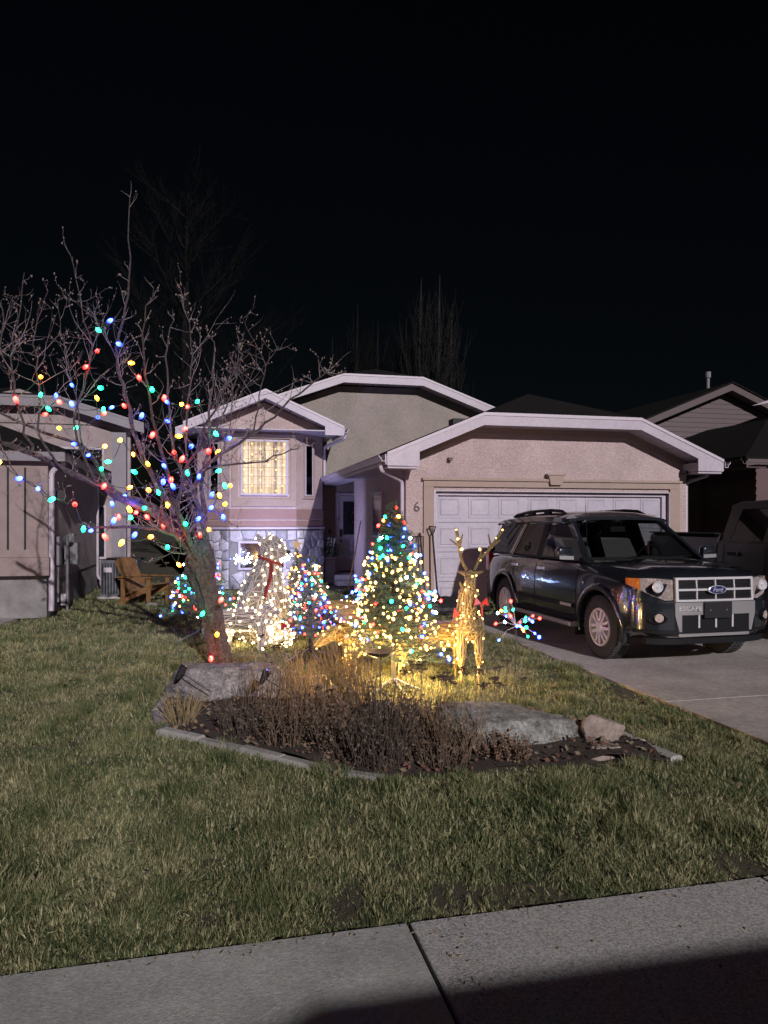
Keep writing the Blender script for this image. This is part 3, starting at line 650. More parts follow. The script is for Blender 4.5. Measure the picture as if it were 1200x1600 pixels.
# front door, frame, steps
hb(MB().b2((3.29, EV - .06, .26), (3.385, EV + .1, 2.38)), 'door_casing', 'white_paint'); hb(MB().b2((4.335, EV - .06, .26), (4.43, EV + .1, 2.38)), 'door_casing', 'white_paint'); hb(MB().b2((3.387, EV - .06, 2.31), (4.333, EV + .1, 2.38)), 'door_casing', 'white_paint')
fd = hb(MB().b2((3.39, EV + .02, .27), (4.33, EV + .07, 2.305)), 'front_door', 'white_paint')
for (z0, z1) in ((.36, .85), (.92, 1.10)):
    for (a, b) in ((3.50, 3.80), (3.90, 4.20)):
        hb(MB().b2((a, EV + .008, z0), (b, EV + .0195, z1)), 'door_panel', 'white_paint', fd)
hb(MB().b2((3.52, EV + .005, 1.25), (4.20, EV + .0195, 2.15)), 'door_pane', 'dark_window', fd)
hb(MB().b2((3.43, EV - .02, 1.20), (3.49, EV + .019, 1.40)), 'lock', 'dark_metal', fd); hb(MB().ball((3.46, EV - .03, 1.08), .032), 'knob', 'dark_metal', fd, 40)
hb(MB().b2((3.10, 18.55, 0), (4.4, 19.62, .24)), 'door_step', 'concrete'); hb(MB().b2((3.10, 18.1, 0), (4.4, 18.545, .12)), 'door_step', 'concrete')
hb(MB().b2((3.12, EV - .03, 1.28), (3.17, EV - .002, 1.40)), 'doorbell', 'black_plastic')
hb(MB().b2((3.19, EV - .12, 2.55), (3.27, EV - .003, 2.68)), 'porch_lamp', 'dark_metal')
# garage roof vent stack and roof vent on the ridge of the big roof
hb(MB().b2((4.70, 13.9, 3.42), (5.02, 14.2, 3.66)), 'roof_vent', 'black_plastic')
hb(MB().b2((3.98, 20.6, 5.4), (4.25, 20.9, 5.75)), 'roof_vent', 'black_plastic')

# wreath on the door
wr = uthing('wreath', 'evergreen wreath with red berries on the white front door', 'wreath', 3.86, EV - .04, 1.72)
mb = MB(); rr = random.Random(4)
for k in range(260):
    a = rr.uniform(0, 2 * math.pi); r = .17 + rr.gauss(0, .022); p = Vector((r * math.cos(a), rr.uniform(-.05, .03), r * math.sin(a))); d = Vector((rr.gauss(0, 1), rr.gauss(0, .7), rr.gauss(0, 1))).normalized() * .07
    s_ = d.orthogonal().normalized() * .01; mb.add([p - s_, p + s_, p + d], [(0, 1, 2)])
mb.build('greenery', 'wreath', wr)
for k in range(9):
    a = rr.uniform(0, 6.28); MB().ball((.17 * math.cos(a), -.06, .17 * math.sin(a)), .022, 6, 4).build('berry', 'berry', wr)
# planter with winter greenery by the door
pl = uthing('planter', 'tall dark planter filled with evergreen boughs beside the front door', 'planter', 2.98, 18.75)
MB().lathe([(.14, 0), (.17, .05), (.21, .62), (.235, .64), (.235, .70), (.20, .70)], 4, Matrix.Rotation(R(45), 4, 'Z')).build('pot', 'bronze_number', pl)
mb = MB()
for k in range(420):
    a = rr.uniform(0, 6.28); el = rr.uniform(.1, 1.5); L = rr.uniform(.18, .42); o_ = Vector((rr.gauss(0, .08), rr.gauss(0, .08), .70)); d = Vector((math.cos(a) * math.cos(el), math.sin(a) * math.cos(el), math.sin(el) * 1.25)) * L
    q = o_ + d * rr.uniform(.3, 1); e = Vector((rr.gauss(0, 1), rr.gauss(0, 1), rr.gauss(.3, 1))).normalized() * .11; s_ = e.orthogonal().normalized() * .014; mb.add([q - s_, q + s_, q + e], [(0, 1, 2)])
mb.build('boughs', 'wreath', pl)
mb = MB()
for k in range(7): mb.tube([(rr.gauss(0, .07), rr.gauss(0, .07), .7), (rr.gauss(0, .14), rr.gauss(0, .14), 1.2)], .008, 4)
mb.build('birch_twigs', 'wire_white', pl)

# tools leaning on the garage
sh = uthing('snow_shovel', 'black snow shovel leaning by the garage door', 'shovel', 3.74, 12.02)
MB().tube([(0, .16, 1.40), (.03, -.02, .40), (.06, -.12, .30)], .016, 8).build('handle', 'black_plastic', sh, sharp=40)
MB().tube([(-.06, .17, 1.52), (-.02, .165, 1.42), (0, .16, 1.39), (.02, .165, 1.42), (.06, .17, 1.52), (-.06, .17, 1.52)], .014, 6).build('grip', 'black_plastic', sh, sharp=40)
mb = MB()
for i in range(9):
    s = -.30 + i * .075
    for j in range(6): t = j / 5; mb.v.append((s + .06, -.12 - .20 * math.sin(t * 1.9), .34 - .33 * t + .06 * t * t + .012 * (i % 2)))
mb.f = [(i * 6 + j, i * 6 + j + 1, (i + 1) * 6 + j + 1, (i + 1) * 6 + j) for i in range(8) for j in range(5)]
baked(mb, 'blade', [('SOLIDIFY', {'thickness': .012})], 'black_plastic', sh)
sp = uthing('garden_spade', 'second long handled tool beside the snow shovel', 'spade', 3.52, 12.06)
MB().tube([(.0, .14, 1.42), (.05, -.02, .35)], .015, 8).build('handle', 'black_plastic', sp, sharp=40)
MB().prism([(-.06, -.02, .36), (.16, -.02, .36), (.16, -.04, .12), (.05, -.05, .01), (-.06, -.04, .12)], (0, -.012, 0)).build('blade', 'steel_grey', sp)
br = uthing('long_pole', 'thin wooden pole leaning on the garage side wall near the front door', 'pole', 3.08, 16.6)
MB().tube([(0, 0, 0), (.18, -.55, 1.62)], .016, 8).build('shaft', 'cedar', br); MB().tube([(-.02, .03, .0), (0, 0, .06)], .024, 8).build('end_cap', 'black_plastic', br)

# ------------------------------------------------------------------ left neighbour
NO = (-3.2, 13.3, 0)
nb = uthing('neighbour_house', 'grey stucco house with brown pilaster and gas meter beyond the lawn', 'house', NO[0], NO[1])
def nbb(mb, name, mat, par=nb, sharp=None): return mb.build(name, mat, par, NO, sharp)
nbb(MB().b2((-9, 13.3, .75), (-2.64, 13.45, 2.72)), 'wall', 'neighbour_stucco'); nbb(MB().b2((-9, 13.28, 0), (-2.66, 13.46, .748)), 'wall_base', 'neighbour_base')
nbb(MB().b2((-2.79, 13.45, .60), (-2.64, 19.0, 2.72)), 'side_wall', 'neighbour_stucco'); nbb(MB().b2((-2.80, 13.46, 0), (-2.66, 19.0, .598)), 'wall_base', 'neighbour_base')
nbb(MB().b2((-3.42, 13.17, 1.02), (-2.62, 13.298, 2.60)), 'pilaster', 'neighbour_pilaster')
for a in (-3.24, -2.98): nbb(MB().b2((a, 13.155, 1.15), (a + .03, 13.169, 2.5)), 'pilaster_rib', 'black_plastic')
nbb(MB().b2((-3.52, 13.08, .72), (-2.585, 13.298, 1.018)), 'pilaster_base', 'neighbour_pilaster')
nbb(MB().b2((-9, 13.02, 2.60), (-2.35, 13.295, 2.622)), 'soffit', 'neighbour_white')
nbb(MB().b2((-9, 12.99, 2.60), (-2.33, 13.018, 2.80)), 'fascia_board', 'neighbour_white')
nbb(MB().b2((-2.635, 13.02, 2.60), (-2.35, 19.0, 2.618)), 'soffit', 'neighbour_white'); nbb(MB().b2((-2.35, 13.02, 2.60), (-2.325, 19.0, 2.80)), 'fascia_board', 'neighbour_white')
MB().slab([(-9.0, 12.95, 2.80), (-2.30, 12.95, 2.80), (-4.2, 14.85, 3.55), (-9.0, 14.85, 3.55)], .04).build('roof', 'shingle', nb, NO); MB().slab([(-2.30, 12.95, 2.80), (-2.30, 19.0, 2.80), (-4.2, 19, 3.55), (-4.2, 14.85, 3.55)], .04).build('roof_slope', 'shingle', nb, NO)
# taller rear wing with white fascia, light pilaster, dark window
nbb(MB().b2((-9, 19.0, 0), (-1.9, 19.15, 3.95)), 'rear_wall', 'neighbour_stucco')
nbb(MB().prism([(-7.5, 18.95, 3.95), (-1.9, 18.95, 3.95), (-4.4, 18.95, 4.75)], (0, .15, 0)), 'rear_gable', 'neighbour_stucco')
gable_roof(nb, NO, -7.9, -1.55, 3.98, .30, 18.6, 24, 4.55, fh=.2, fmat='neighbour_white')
nbb(MB().b2((-2.30, 18.70, 0), (-1.97, 18.998, 3.75)), 'corner_chase', 'neighbour_white')
downspout(nb, NO, [(-2.36, 13.2, 2.60), (-2.58, 13.25, 2.45), (-2.58, 13.25, .12)], .045)
downspout(nb, NO, [(-2.56, 18.3, 2.60), (-2.56, 18.3, .3), (-2.3, 18.2, .1)], .03)
# gas meter, pipes, service box on the side wall
gm = nbb(MB().b2((-2.60, 14.5, .82), (-2.38, 14.82, 1.22)), 'gas_meter', 'meter_grey')
nbb(MB().lathe([(.09, -.02), (.12, 0), (.12, .14), (.09, .16)], 14, Matrix.Translation((-2.49, 14.66, .95)) @ Matrix.Rotation(R(90), 4, 'X')), 'dial', 'steel_grey', gm)
for pts in ([(-2.5, 14.2, .0), (-2.5, 14.2, 1.34), (-2.5, 14.5, 1.34), (-2.5, 14.58, 1.2)], [(-2.5, 14.72, 1.2), (-2.5, 14.72, 1.36), (-2.5, 15.0, 1.36), (-2.62, 15.1, 1.36)]): nbb(MB().tube(pts, .025, 8), 'gas_pipe', 'meter_grey', gm)
nbb(MB().lathe([(.06, 0), (.085, .03), (.085, .06), (.05, .09)], 12, Matrix.Translation((-2.5, 14.36, 1.30)) @ Matrix.Rotation(R(90), 4, 'X')), 'regulator', 'meter_grey', gm)
nbb(MB().b2((-2.638, 13.75, .85), (-2.55, 13.98, 1.35)), 'service_box', 'meter_grey'); nbb(MB().tube([(-2.59, 13.86, .86), (-2.59, 13.86, .2)], .02, 8), 'conduit', 'meter_grey')
nbb(MB().b2((-2.638, 13.9, 1.98), (-2.48, 14.05, 2.16)), 'wall_lamp', 'dark_metal'); nbb(MB().b2((-2.62, 14.25, .10), (-2.5, 14.4, .3)), 'outlet_box', 'white_metal')
muntin_window(nb, NO, lambda s, z, o: (-3.6 + s, 18.998 - o, 2.4 + z), 1.1, 1.0, 2, 1, glass='dark_window', bar='neighbour_white')
muntin_window(nb, NO, lambda s, z, o: (-3.0 + s, 18.998 - o, .7 + z), .55, 1.3, 2, 1, glass='dark_window', bar='neighbour_white')
# air conditioner standing behind
ac = uthing('air_conditioner', 'grey slatted air conditioner box behind the wooden chair', 'air conditioner', -1.85, 16.6)
MB().b2((-.36, -.36, .05), (.36, .36, .80)).build('cabinet', 'ac_grey', ac); MB().b2((-.42, -.42, 0), (.42, .42, .048)).build('pad', 'concrete', ac)
for k in range(12): MB().b2((-.34 + k * .057, -.375, .10), (-.31 + k * .057, -.362, .74)).build('louvre', 'dark_metal', ac)
MB().lathe([(.30, .802), (.30, .83), (.26, .84)], 16).build('fan_grille', 'dark_metal', ac)
MB().b2((-.30, -.385, .55), (-.14, -.376, .65)).build('name_plate', 'white_metal', ac)

# ------------------------------------------------------------------ right neighbour
RO = (12.5, 15.0, 0)
rn = uthing('siding_house', 'dark house with horizontal siding and pink tinged gable beyond the garage', 'house', RO[0], RO[1])
def rb(mb, name, mat, par=rn, sharp=None): return mb.build(name, mat, par, RO, sharp)
rb(MB().b2((10.64, 12.6, 0), (10.8, 24, 2.75)), 'wall', 'siding'); rb(MB().b2((10.8, 12.6, 0), (18, 12.75, 2.75)), 'front_wall', 'siding')
for k in range(18):
    z = .05 + k * .15; rb(MB().prism([(10.638, 12.6, z), (10.608, 12.6, z), (10.632, 12.6, z + .148), (10.638, 12.6, z + .148)], (0, 11.4, 0)), 'siding_plank', 'siding')
rb(MB().b2((10.18, 12.3, 2.66), (10.60, 24, 2.68)), 'soffit', 'siding_gable'); rb(MB().b2((10.15, 12.3, 2.66), (10.178, 24, 2.84)), 'fascia_board', 'siding_gable')
gutter(rn, RO, 10.148, 2.84, 12.3, 24, -1, 'siding_gable')
downspout(rn, RO, [(10.1, 14.15, 2.74), (10.1, 14.15, 2.62), (10.55, 14.3, 2.5), (10.55, 14.3, .1)], .04, 'siding_gable')
MB().slab([(10.05, 12.2, 2.87), (10.05, 24.4, 2.87), (14.0, 24.4, 4.25), (14.0, 16.2, 4.25)], .05).build('roof', 'shingle', rn, RO); MB().slab([(10.05, 12.2, 2.87), (18.0, 12.2, 2.87), (14.0, 16.2, 4.25)], .05).build('roof_slope', 'shingle', rn, RO)
# upper gable
gp = [(11.2, 4.22), (14.5, 5.55), (17.8, 4.22)]
rb(MB().prism([(11.6, 18.6, 3.0), (17.4, 18.6, 3.0), (17.4, 18.6, 4.17), (14.5, 18.6, 5.34), (11.6, 18.6, 4.17)], (0, .15, 0)), 'gable_wall', 'siding_gable')
for k in range(16):
    z = 3.2 + k * .14; hw0 = 2.9 if z < 4.05 else max(0.0, 2.9 * (5.18 - z) / 1.17)
    if hw0 > .1: rb(MB().prism([(14.5 - hw0, 18.597, z), (14.5 - hw0, 18.575, z), (14.5 - hw0, 18.592, z + .135), (14.5 - hw0, 18.597, z + .135)], (2 * hw0, 0, 0)), 'siding_plank', 'siding_gable')
for a, b in zip(gp[:-1], gp[1:]):
    rb(MB().prism([(a[0], 18.15, a[1]), (b[0], 18.15, b[1]), (b[0], 18.15, b[1] - .2), (a[0], 18.15, a[1] - .2)], (0, .03, 0)), 'fascia_board', 'siding_gable')
    MB().slab([(a[0], 18.1, a[1] + .04), (b[0], 18.1, b[1] + .04), (b[0], 25, b[1] + .04), (a[0], 25, a[1] + .04)], .035).build('roof_slope', 'shingle', rn, RO)
    rb(MB().prism([(a[0], 18.19, a[1] - .19), (b[0], 18.19, b[1] - .19), (b[0], 18.59, b[1] - .19), (a[0], 18.59, a[1] - .19)], (0, 0, .01)), 'soffit', 'siding')
vp = rb(MB().lathe([(.055, 5.2), (.055, 6.08)], 10, Matrix.Translation((15.1, 20.0, 0))), 'vent_pipe', 'steel_grey'); rb(MB().lathe([(.09, 6.08), (.09, 6.26)], 10, Matrix.Translation((15.1, 20.0, 0))), 'cap', 'steel_grey', vp); rb(MB().lathe([(.22, 5.32), (.07, 5.5)], 10, Matrix.Translation((15.1, 20.0, 0))), 'flashing', 'steel_grey', vp)
rb(MB().prism([(14.2, 17.0, 4.72), (16.7, 17.0, 5.55), (16.7, 17.0, 5.35), (15.4, 17.0, 4.96)], (0, .03, 0)), 'fascia_board', 'white_paint')
fn = uthing('wood_fence', 'short reddish board fence between the two houses', 'fence', 9.75, 16.4)
for k in range(9): MB().b2((-.86 + k * .19, 0, .0), (-.69 + k * .19, .02, 1.60 + .01 * (k % 2))).build('board', 'fence_wood', fn)
MB().b2((-.86, .022, 1.35), (.85, .06, 1.43)).build('rail', 'fence_wood', fn); MB().b2((.58, -.09, 0), (.67, -.002, 1.78)).build('post', 'fence_wood', fn)
# ================================================================== VEHICLES
def interp(tab, x):
    if x <= tab[0][0]: return tab[0][1]
    for (a, fa), (b, fb) in zip(tab[:-1], tab[1:]):
        if x <= b: t = (x - a) / (b - a); return fa + (fb - fa) * t
    return tab[-1][1]
def loft(stations):
    """stations: list of rings of equal length (half profile y>=0 from bottom to top), mirrored"""
    mb = MB(); n = None
    for x, half in stations:
        ring = [(x, y, z) for y, z in half] + [(x, -y, z) for y, z in reversed(half)]
        n = len(ring); mb.v += ring
    m = len(stations)
    for i in range(m - 1):
        for k in range(n): mb.f.append((i * n + k, i * n + (k + 1) % n, (i + 1) * n + (k + 1) % n, (i + 1) * n + k))
    mb.f += [tuple(reversed(range(n))), tuple(range((m - 1) * n, m * n))]
    return mb
def arch_cut(mb, name, mat, par, centres, r, y_in, sharp=35):
    me = mb.mesh(name + '_base'); t = bpy.data.objects.new('temporary', me); COL.objects.link(t); cs = []
    for (x, z) in centres:
        for s in (-1, 1):
            c = MB().lathe([(r, y_in), (r, 1.4)], 40, Matrix.Translation((x, 0, z)) @ Matrix.Rotation(R(-90 * s), 4, 'X'))
            co = bpy.data.objects.new('cutter', c.mesh('cutter')); COL.objects.link(co); cs.append(co)
            md = t.modifiers.new('cut', 'BOOLEAN'); md.operation = 'DIFFERENCE'; md.object = co; md.solver = 'EXACT'
    out = evaluated(t, name); bpy.data.objects.remove(t)
    for c in cs: bpy.data.objects.remove(c)
    out.materials.clear(); out.materials.append(MATS[mat]); out.polygons.foreach_set('use_smooth', [True] * len(out.polygons)); out.set_sharp_from_angle(angle=R(sharp))
    return link(name, out, par)
def wheel(par, x, y, r, w, side, spokes=6, rimr=.225):
    """wheel at axle x, outer face at y (side = sign of y)"""
    T = lambda: Matrix.Translation((x, y, r)) @ Matrix.Rotation(R(-90 * side), 4, 'X')   # local +z points outwards
    ty = MB().lathe([(rimr, -w), (r - .05, -w), (r - .008, -w + .03), (r, -w + .06), (r, -.06), (r - .008, -.03), (r - .045, -.002), (rimr + .055, .004), (rimr + .012, -.012), (rimr, -.02), (rimr, -w)], 48, T()).build('tyre', 'rubber', par, sharp=30)

    tr = MB()
    for k in range(44):
        a = 2 * math.pi * k / 44; M = T() @ Matrix.Rotation(a, 4, 'Z') @ Matrix.Translation((r, 0, 0))
        for z0, z1 in ((-w + .02, -w + .075), (-w + .10, -.10), (-.075, -.02)): tr.add([M @ Vector(p) for p in ((-.01, -.015, z0), (.007, -.015, z0), (.007, .015, z0), (-.01, .015, z0), (-.01, -.015, z1), (.007, -.015, z1), (.007, .015, z1), (-.01, .015, z1))], [(0, 3, 2, 1), (4, 5, 6, 7), (0, 1, 5, 4), (1, 2, 6, 5), (2, 3, 7, 6), (3, 0, 4, 7)])
    tr.build('tread', 'rubber', ty)
    rim = MB().lathe([(rimr, -w + .02), (rimr, -.018), (rimr - .005, -.004), (rimr - .022, -.006), (rimr - .03, -.04), (rimr - .035, -w + .02), (rimr, -w + .02)], 48, T()).build('rim', 'alloy', par, sharp=30)
    MB().lathe([(.01, -.12), (rimr - .03, -.13), (rimr - .03, -.10), (.01, -.09)], 32, T()).build('brake_disc', 'alloy_dark', rim, sharp=30)
    for k in range(spokes):
        a = 2 * math.pi * k / spokes + .2; sp = MB()
        for s in (-1, 1):
            M = T() @ Matrix.Rotation(a, 4, 'Z')
            y0, y1 = s * .006, s * .040; y2, y3 = s * .022, s * .056
            pr = [(.055, y0, -.012), (.055, y1, -.012), (rimr - .026, y3, -.022), (rimr - .026, y2, -.022), (.055, y0, -.06), (.055, y1, -.06), (rimr - .026, y3, -.06), (rimr - .026, y2, -.06)]
            sp.add([M @ Vector(p) for p in pr], [(0, 1, 2, 3), (7, 6, 5, 4), (0, 4, 5, 1), (1, 5, 6, 2), (2, 6, 7, 3), (3, 7, 4, 0)])
        sp.build('spoke', 'alloy', rim)
    hc = MB().lathe([(.07, -.06), (.07, -.008), (.055, .004), (.02, .008), (.001, .008)], 24, T()).build('hub_cap', 'alloy', rim, sharp=30)
    return ty
def ribbon(par, name, mat, pts, n_out, wdt, thk):
    """narrow strip along pts"""
    mb = MB(); P = [Vector(p) for p in pts]; n_ = Vector(n_out).normalized()
    for i, p in enumerate(P):
        t = (P[min(i + 1, len(P) - 1)] - P[max(i - 1, 0)]).normalized(); s = t.cross(n_).normalized() * wdt / 2
        mb.v += [p - s, p + s, p + s + n_ * thk, p - s + n_ * thk]
    for i in range(len(P) - 1):
        for k in range(4): mb.f.append((i * 4 + k, i * 4 + (k + 1) % 4, i * 4 + 4 + (k + 1) % 4, i * 4 + 4 + k))
    mb.f += [(3, 2, 1, 0), tuple(range(len(P) * 4 - 4, len(P) * 4))]
    return mb.build(name, mat, par)

def half_disc(par, x, y, z, r, s):
    pts = [(x + r * math.cos(R(a)), y, z + r * math.sin(R(a))) for a in range(-5, 186, 10)]
    return MB().prism(pts, (0, s * .03, 0)).build('wheel_well', 'car_black', par)

def build_suv():
    yaw = math.atan2(-.970, .242)
    o = thing('suv', 'dark blue sport utility vehicle with roof rails parked before the garage', 'car', (3.04, 10.18, .012), yaw)
    # half-width by x (plan), top height by x
    WID = [(-2.26, .66), (-2.22, .80), (-2.10, .87), (-1.7, .90), (-.5, .905), (.6, .905), (1.4, .90), (1.80, .885), (1.98, .855), (2.10, .79), (2.18, .68), (2.23, .52), (2.25, .36)]
    TOP = [(-2.26, 1.02), (-2.2, 1.08), (-1.5, 1.105), (.9, 1.115), (1.02, 1.11), (1.5, 1.085), (1.9, 1.045), (2.08, 1.00), (2.18, .955), (2.25, .90)]
    CR = [(-2.26, .0), (.9, .01), (1.0, .02), (1.6, .035), (2.1, .03), (2.25, .01)]
    st = []
    xs = [-2.26, -2.23, -2.18, -2.08, -1.9, -1.7, -1.4, -1.0, -.6, -.2, .2, .6, .9, 1.0, 1.2, 1.4, 1.6, 1.8, 1.92, 2.02, 2.10, 2.16, 2.20, 2.23, 2.25]
    def ring(x):
        w = interp(WID, x); t = interp(TOP, x); c = interp(CR, x); zb = .30 if -2.0 < x < 1.9 else .36
        return [(0, zb), (w - .12, zb), (w - .03, zb + .06), (w - .005, .48), (w, .60), (w - .002, .74), (w - .012, .86), (w - .022, .93), (w - .045, t - .07), (w - .075, t - .028), (w - .13, t - .006), (w - .24, t + c * .4), (max(.05, w - .36), t + c * .55), (max(.04, w - .42), t + c), (0, t + c * 1.1)]
    for x in xs: st.append((x, ring(x)))
    WB = 1.375; WR = .365
    body = arch_cut(loft(st), 'body', 'car_paint', o, [(WB, WR + .01), (-WB, WR + .01)], .425, .60)
    def side_y(x, z):
        rg = ring(x); w = None
        for (y0, z0), (y1, z1) in zip(rg[1:-4], rg[2:-3]):
            if z0 <= z <= z1: return y0 + (y1 - y0) * (z - z0) / max(1e-6, z1 - z0)
        return rg[4][0]
    def nose_x(y):
        y = abs(y); tab = [(w, x) for x, w in reversed(WID) if x > 1.3]; return interp(sorted(tab), y)
    # wheel wells, underbody
    for sx in (WB, -WB):
        for s in (-1, 1):
            half_disc(o, sx, s * .60, WR + .01, .423, s)
            ar = MB()     # flared arch lip
            N = 22
            for k in range(N + 1):
                a = R(-14) + R(208) * k / N
                for rr_, dy in ((.424, -.03), (.424, .012), (.445, .024), (.485, .022), (.505, .0), (.505, -.03)):
                    x = sx + rr_ * math.cos(a); z = WR + .01 + rr_ * math.sin(a); ar.v.append((x, s * (side_y(x, max(.40, min(z, .98))) + dy), z))
            for k in range(N):
                for j in range(5): q = (k * 6 + j, k * 6 + j + 1, (k + 1) * 6 + j + 1, (k + 1) * 6 + j); ar.f.append(q if s < 0 else q[::-1])
            ar.build('wheel_arch', 'car_paint', o, sharp=50)
    wheel(o, WB, -.885, WR, .22, -1); wheel(o, -WB, -.885, WR, .22, -1); wheel(o, WB, .885, WR, .22, 1); wheel(o, -WB, .885, WR, .22, 1)
    # ---- greenhouse
    def gy(x, z):     # outer side surface of the cabin
        t = (z - 1.10) / .52; return .845 - .175 * t - (.03 if x < -1.9 else 0) - max(0, x - .6) * .02
    ZT = lambda x: interp([(-1.95, 1.565), (-1.5, 1.615), (-.6, 1.645), (.1, 1.64), (.32, 1.60)], x)
    rf = MB(); xs_r = [-2.0, -1.92, -1.6, -1.1, -.6, -.1, .2, .34, .38]
    for x in xs_r:
        z = ZT(x) if x > -1.95 else 1.55
        for y, dz in ((-.70, -.05), (-.685, .0), (-.60, .035), (-.35, .055), (0, .065), (.35, .055), (.60, .035), (.685, .0), (.70, -.05)): rf.v.append((x, y * (1 if x < .3 else .985), z + dz * (1 if -1.9 < x < .3 else .4)))
    for i in range(len(xs_r) - 1):
        for j in range(8): a = i * 9 + j; rf.f.append((a, a + 9, a + 10, a + 1))
    baked(rf, 'roof', [('SOLIDIFY', {'thickness': .04, 'offset': 1})], 'car_paint', o, sharp=35)
    def side_poly(name, mat, pts, s, out=.0, t=.03):
        q = [(x, s * (gy(x, z) + out), z) for x, z in pts]; return MB().prism(q, (0, -s * t, 0)).build(name, mat, o)
    for s in (-1, 1):
        side_poly('pillar', 'car_paint', [(1.06, 1.10), (.94, 1.10), (.23, 1.60), (.36, 1.61)], s, .004, .05)
        side_poly('pillar', 'car_black', [(-.20, 1.10), (-.36, 1.10), (-.38, 1.60), (-.24, 1.61)], s, .002)
        side_poly('pillar', 'car_paint', [(-1.14, 1.10), (-1.28, 1.10), (-1.06, 1.595), (-.94, 1.60)], s, .004)
        side_poly('pillar', 'car_paint', [(-2.10, 1.10), (-2.20, 1.08), (-1.96, 1.56), (-1.86, 1.57)], s, .004)
        side_poly('roof_frame', 'car_paint', [(.36, 1.61), (.24, 1.572), (-1.0, 1.575), (-1.90, 1.53), (-1.96, 1.56), (-1.0, 1.635), (-.2, 1.645)], s, .006, .05)
        side_poly('belt_trim', 'car_black', [(.98, 1.105), (-2.16, 1.095), (-2.16, 1.125), (.95, 1.13)], s, .008, .02)
        for nm, mt, pts in (('door_window', 'car_glass', [(.90, 1.125), (-.20, 1.125), (-.24, 1.575), (.25, 1.575)]), ('door_window', 'privacy_glass', [(-.36, 1.125), (-1.14, 1.125), (-.95, 1.572), (-.38, 1.575)]), ('quarter_window', 'privacy_glass', [(-1.29, 1.125), (-2.10, 1.125), (-1.87, 1.535), (-1.07, 1.57)])):
            side_poly(nm, mt, pts, s, -.004, .004)
        ribbon(o, 'window_trim', 'chrome', [(-1.215, s * (gy(-1.2, 1.15) + .008), 1.14), (-1.04, s * (gy(-1, 1.5) + .008), 1.50)], (0, s, .3), .022, .003)
    wf = MB(); # windshield
    for i in range(9):
        y = -1 + i / 4
        wf.v += [(.985 + .07 * (1 - y * y), y * .79, 1.125), (.34 + .05 * (1 - y * y), y * .655, 1.60)]
    wf.f = [(2 * i, 2 * i + 1, 2 * i + 3, 2 * i + 2) for i in range(8)]; wf.build('windshield', 'car_glass', o, sharp=60)
    rw = MB(); rw.add([(-2.17, -.72, 1.12), (-2.17, .72, 1.12), (-1.95, .62, 1.55), (-1.95, -.62, 1.55)], [(0, 3, 2, 1)]); rw.build('rear_window', 'privacy_glass', o)
    MB().prism([(1.06, -.78, 1.105), (1.06, .78, 1.105), (1.13, .5, 1.112), (1.15, 0, 1.116), (1.13, -.5, 1.112)], (0, 0, .012)).build('cowl', 'car_black', o)
    for y0 in (-.62, .05): MB().tube([(1.08, y0, 1.135), (.98, y0 + .5, 1.16)], .01, 5).build('wiper', 'car_black', o)
    # interior
    MB().b2((-2.05, -.70, .72), (.98, .70, .98)).build('cabin_floor', 'seat_fabric', o)
    MB().prism([(.55, -.72, .98), (1.0, -.72, .98), (1.0, -.72, 1.12), (.62, -.72, 1.14)], (0, 1.44, 0)).build('dashboard', 'seat_fabric', o)
    for y in (-.36, .36):
        stt = MB().prism([(-.28, y - .25, .98), (.22, y - .25, .98), (.22, y - .25, 1.08), (-.12, y - .25, 1.08), (-.30, y - .25, 1.42), (-.42, y - .25, 1.40)], (0, .5, 0)).build('seat', 'seat_fabric', o)
        MB().box((-.40, y, 1.50), (.09, .27, .17)).build('headrest', 'seat_fabric', stt)
    bs = MB().prism([(-1.15, -.62, .98), (-.75, -.62, .98), (-.75, -.62, 1.06), (-1.05, -.62, 1.06), (-1.18, -.62, 1.34), (-1.28, -.62, 1.32)], (0, 1.24, 0)).build('seat', 'seat_fabric', o)
    stw = MB(); stw.tube([(.50 + .07 * math.sin(a), .36 + .17 * math.cos(a), 1.13 + .16 * math.sin(a)) for a in [2 * math.pi * k / 20 for k in range(21)]], .015, 6); stw.box((.53, .36, 1.13), (.05, .30, .05)); stw.build('steering_wheel', 'car_black', o, sharp=40)
    MB().box((.34, 0, 1.50), (.03, .22, .07)).build('rear_view_mirror', 'car_black', o)
    # ---- seams, handles, mouldings, running boards
    for s in (-1, 1):
        def seam(pts): ribbon(o, 'door_seam', 'car_black', [(x, s * (side_y(x, z) + .0015), z) for x, z in pts], (0, s, 0), .011, .0015)
        col = [1.09, 1.02, .93, .86, .74, .60, .48, .40]
        seam([(-.30, z) for z in col]); seam([(.86, z) for z in col])
        seam([(-1.19, 1.09), (-1.18, 1.0), (-1.08, .90), (-.96, .78), (-.90, .62), (-.90, .42)]); seam([(.86 - 1.76 * i / 10, .405) for i in range(11)])
        for x in (-.12, -.98):
            h = ribbon(o, 'door_handle', 'chrome', [(x - .09, s * (side_y(x, .97) + .012), .965), (x + .10, s * (side_y(x, .97) + .012), .97)], (0, s, 0), .035, .022)
            MB().ball((x, s * (side_y(x, .96) + .002), .955), .06, 12, 6, (1.1, .10, .7)).build('handle_cup', 'car_black', h, sharp=40)
        ribbon(o, 'side_moulding', 'car_black', [(x, s * (side_y(x, .56) + .001), .555) for x in (-.86, -.3, .2, .82)], (0, s, 0), .055, .016)
        ribbon(o, 'badge', 'chrome', [(.50, s * (side_y(.5, .56) + .0175), .556), (.78, s * (side_y(.7, .56) + .0175), .556)], (0, s, 0), .038, .004)
        rbn = MB(); sec = [(.78, .30), (1.0, .31), (1.015, .335), (1.0, .365), (.90, .375), (.84, .36)]
        for x in (-.90, .90): rbn.v += [(x, s * y, z) for y, z in sec]
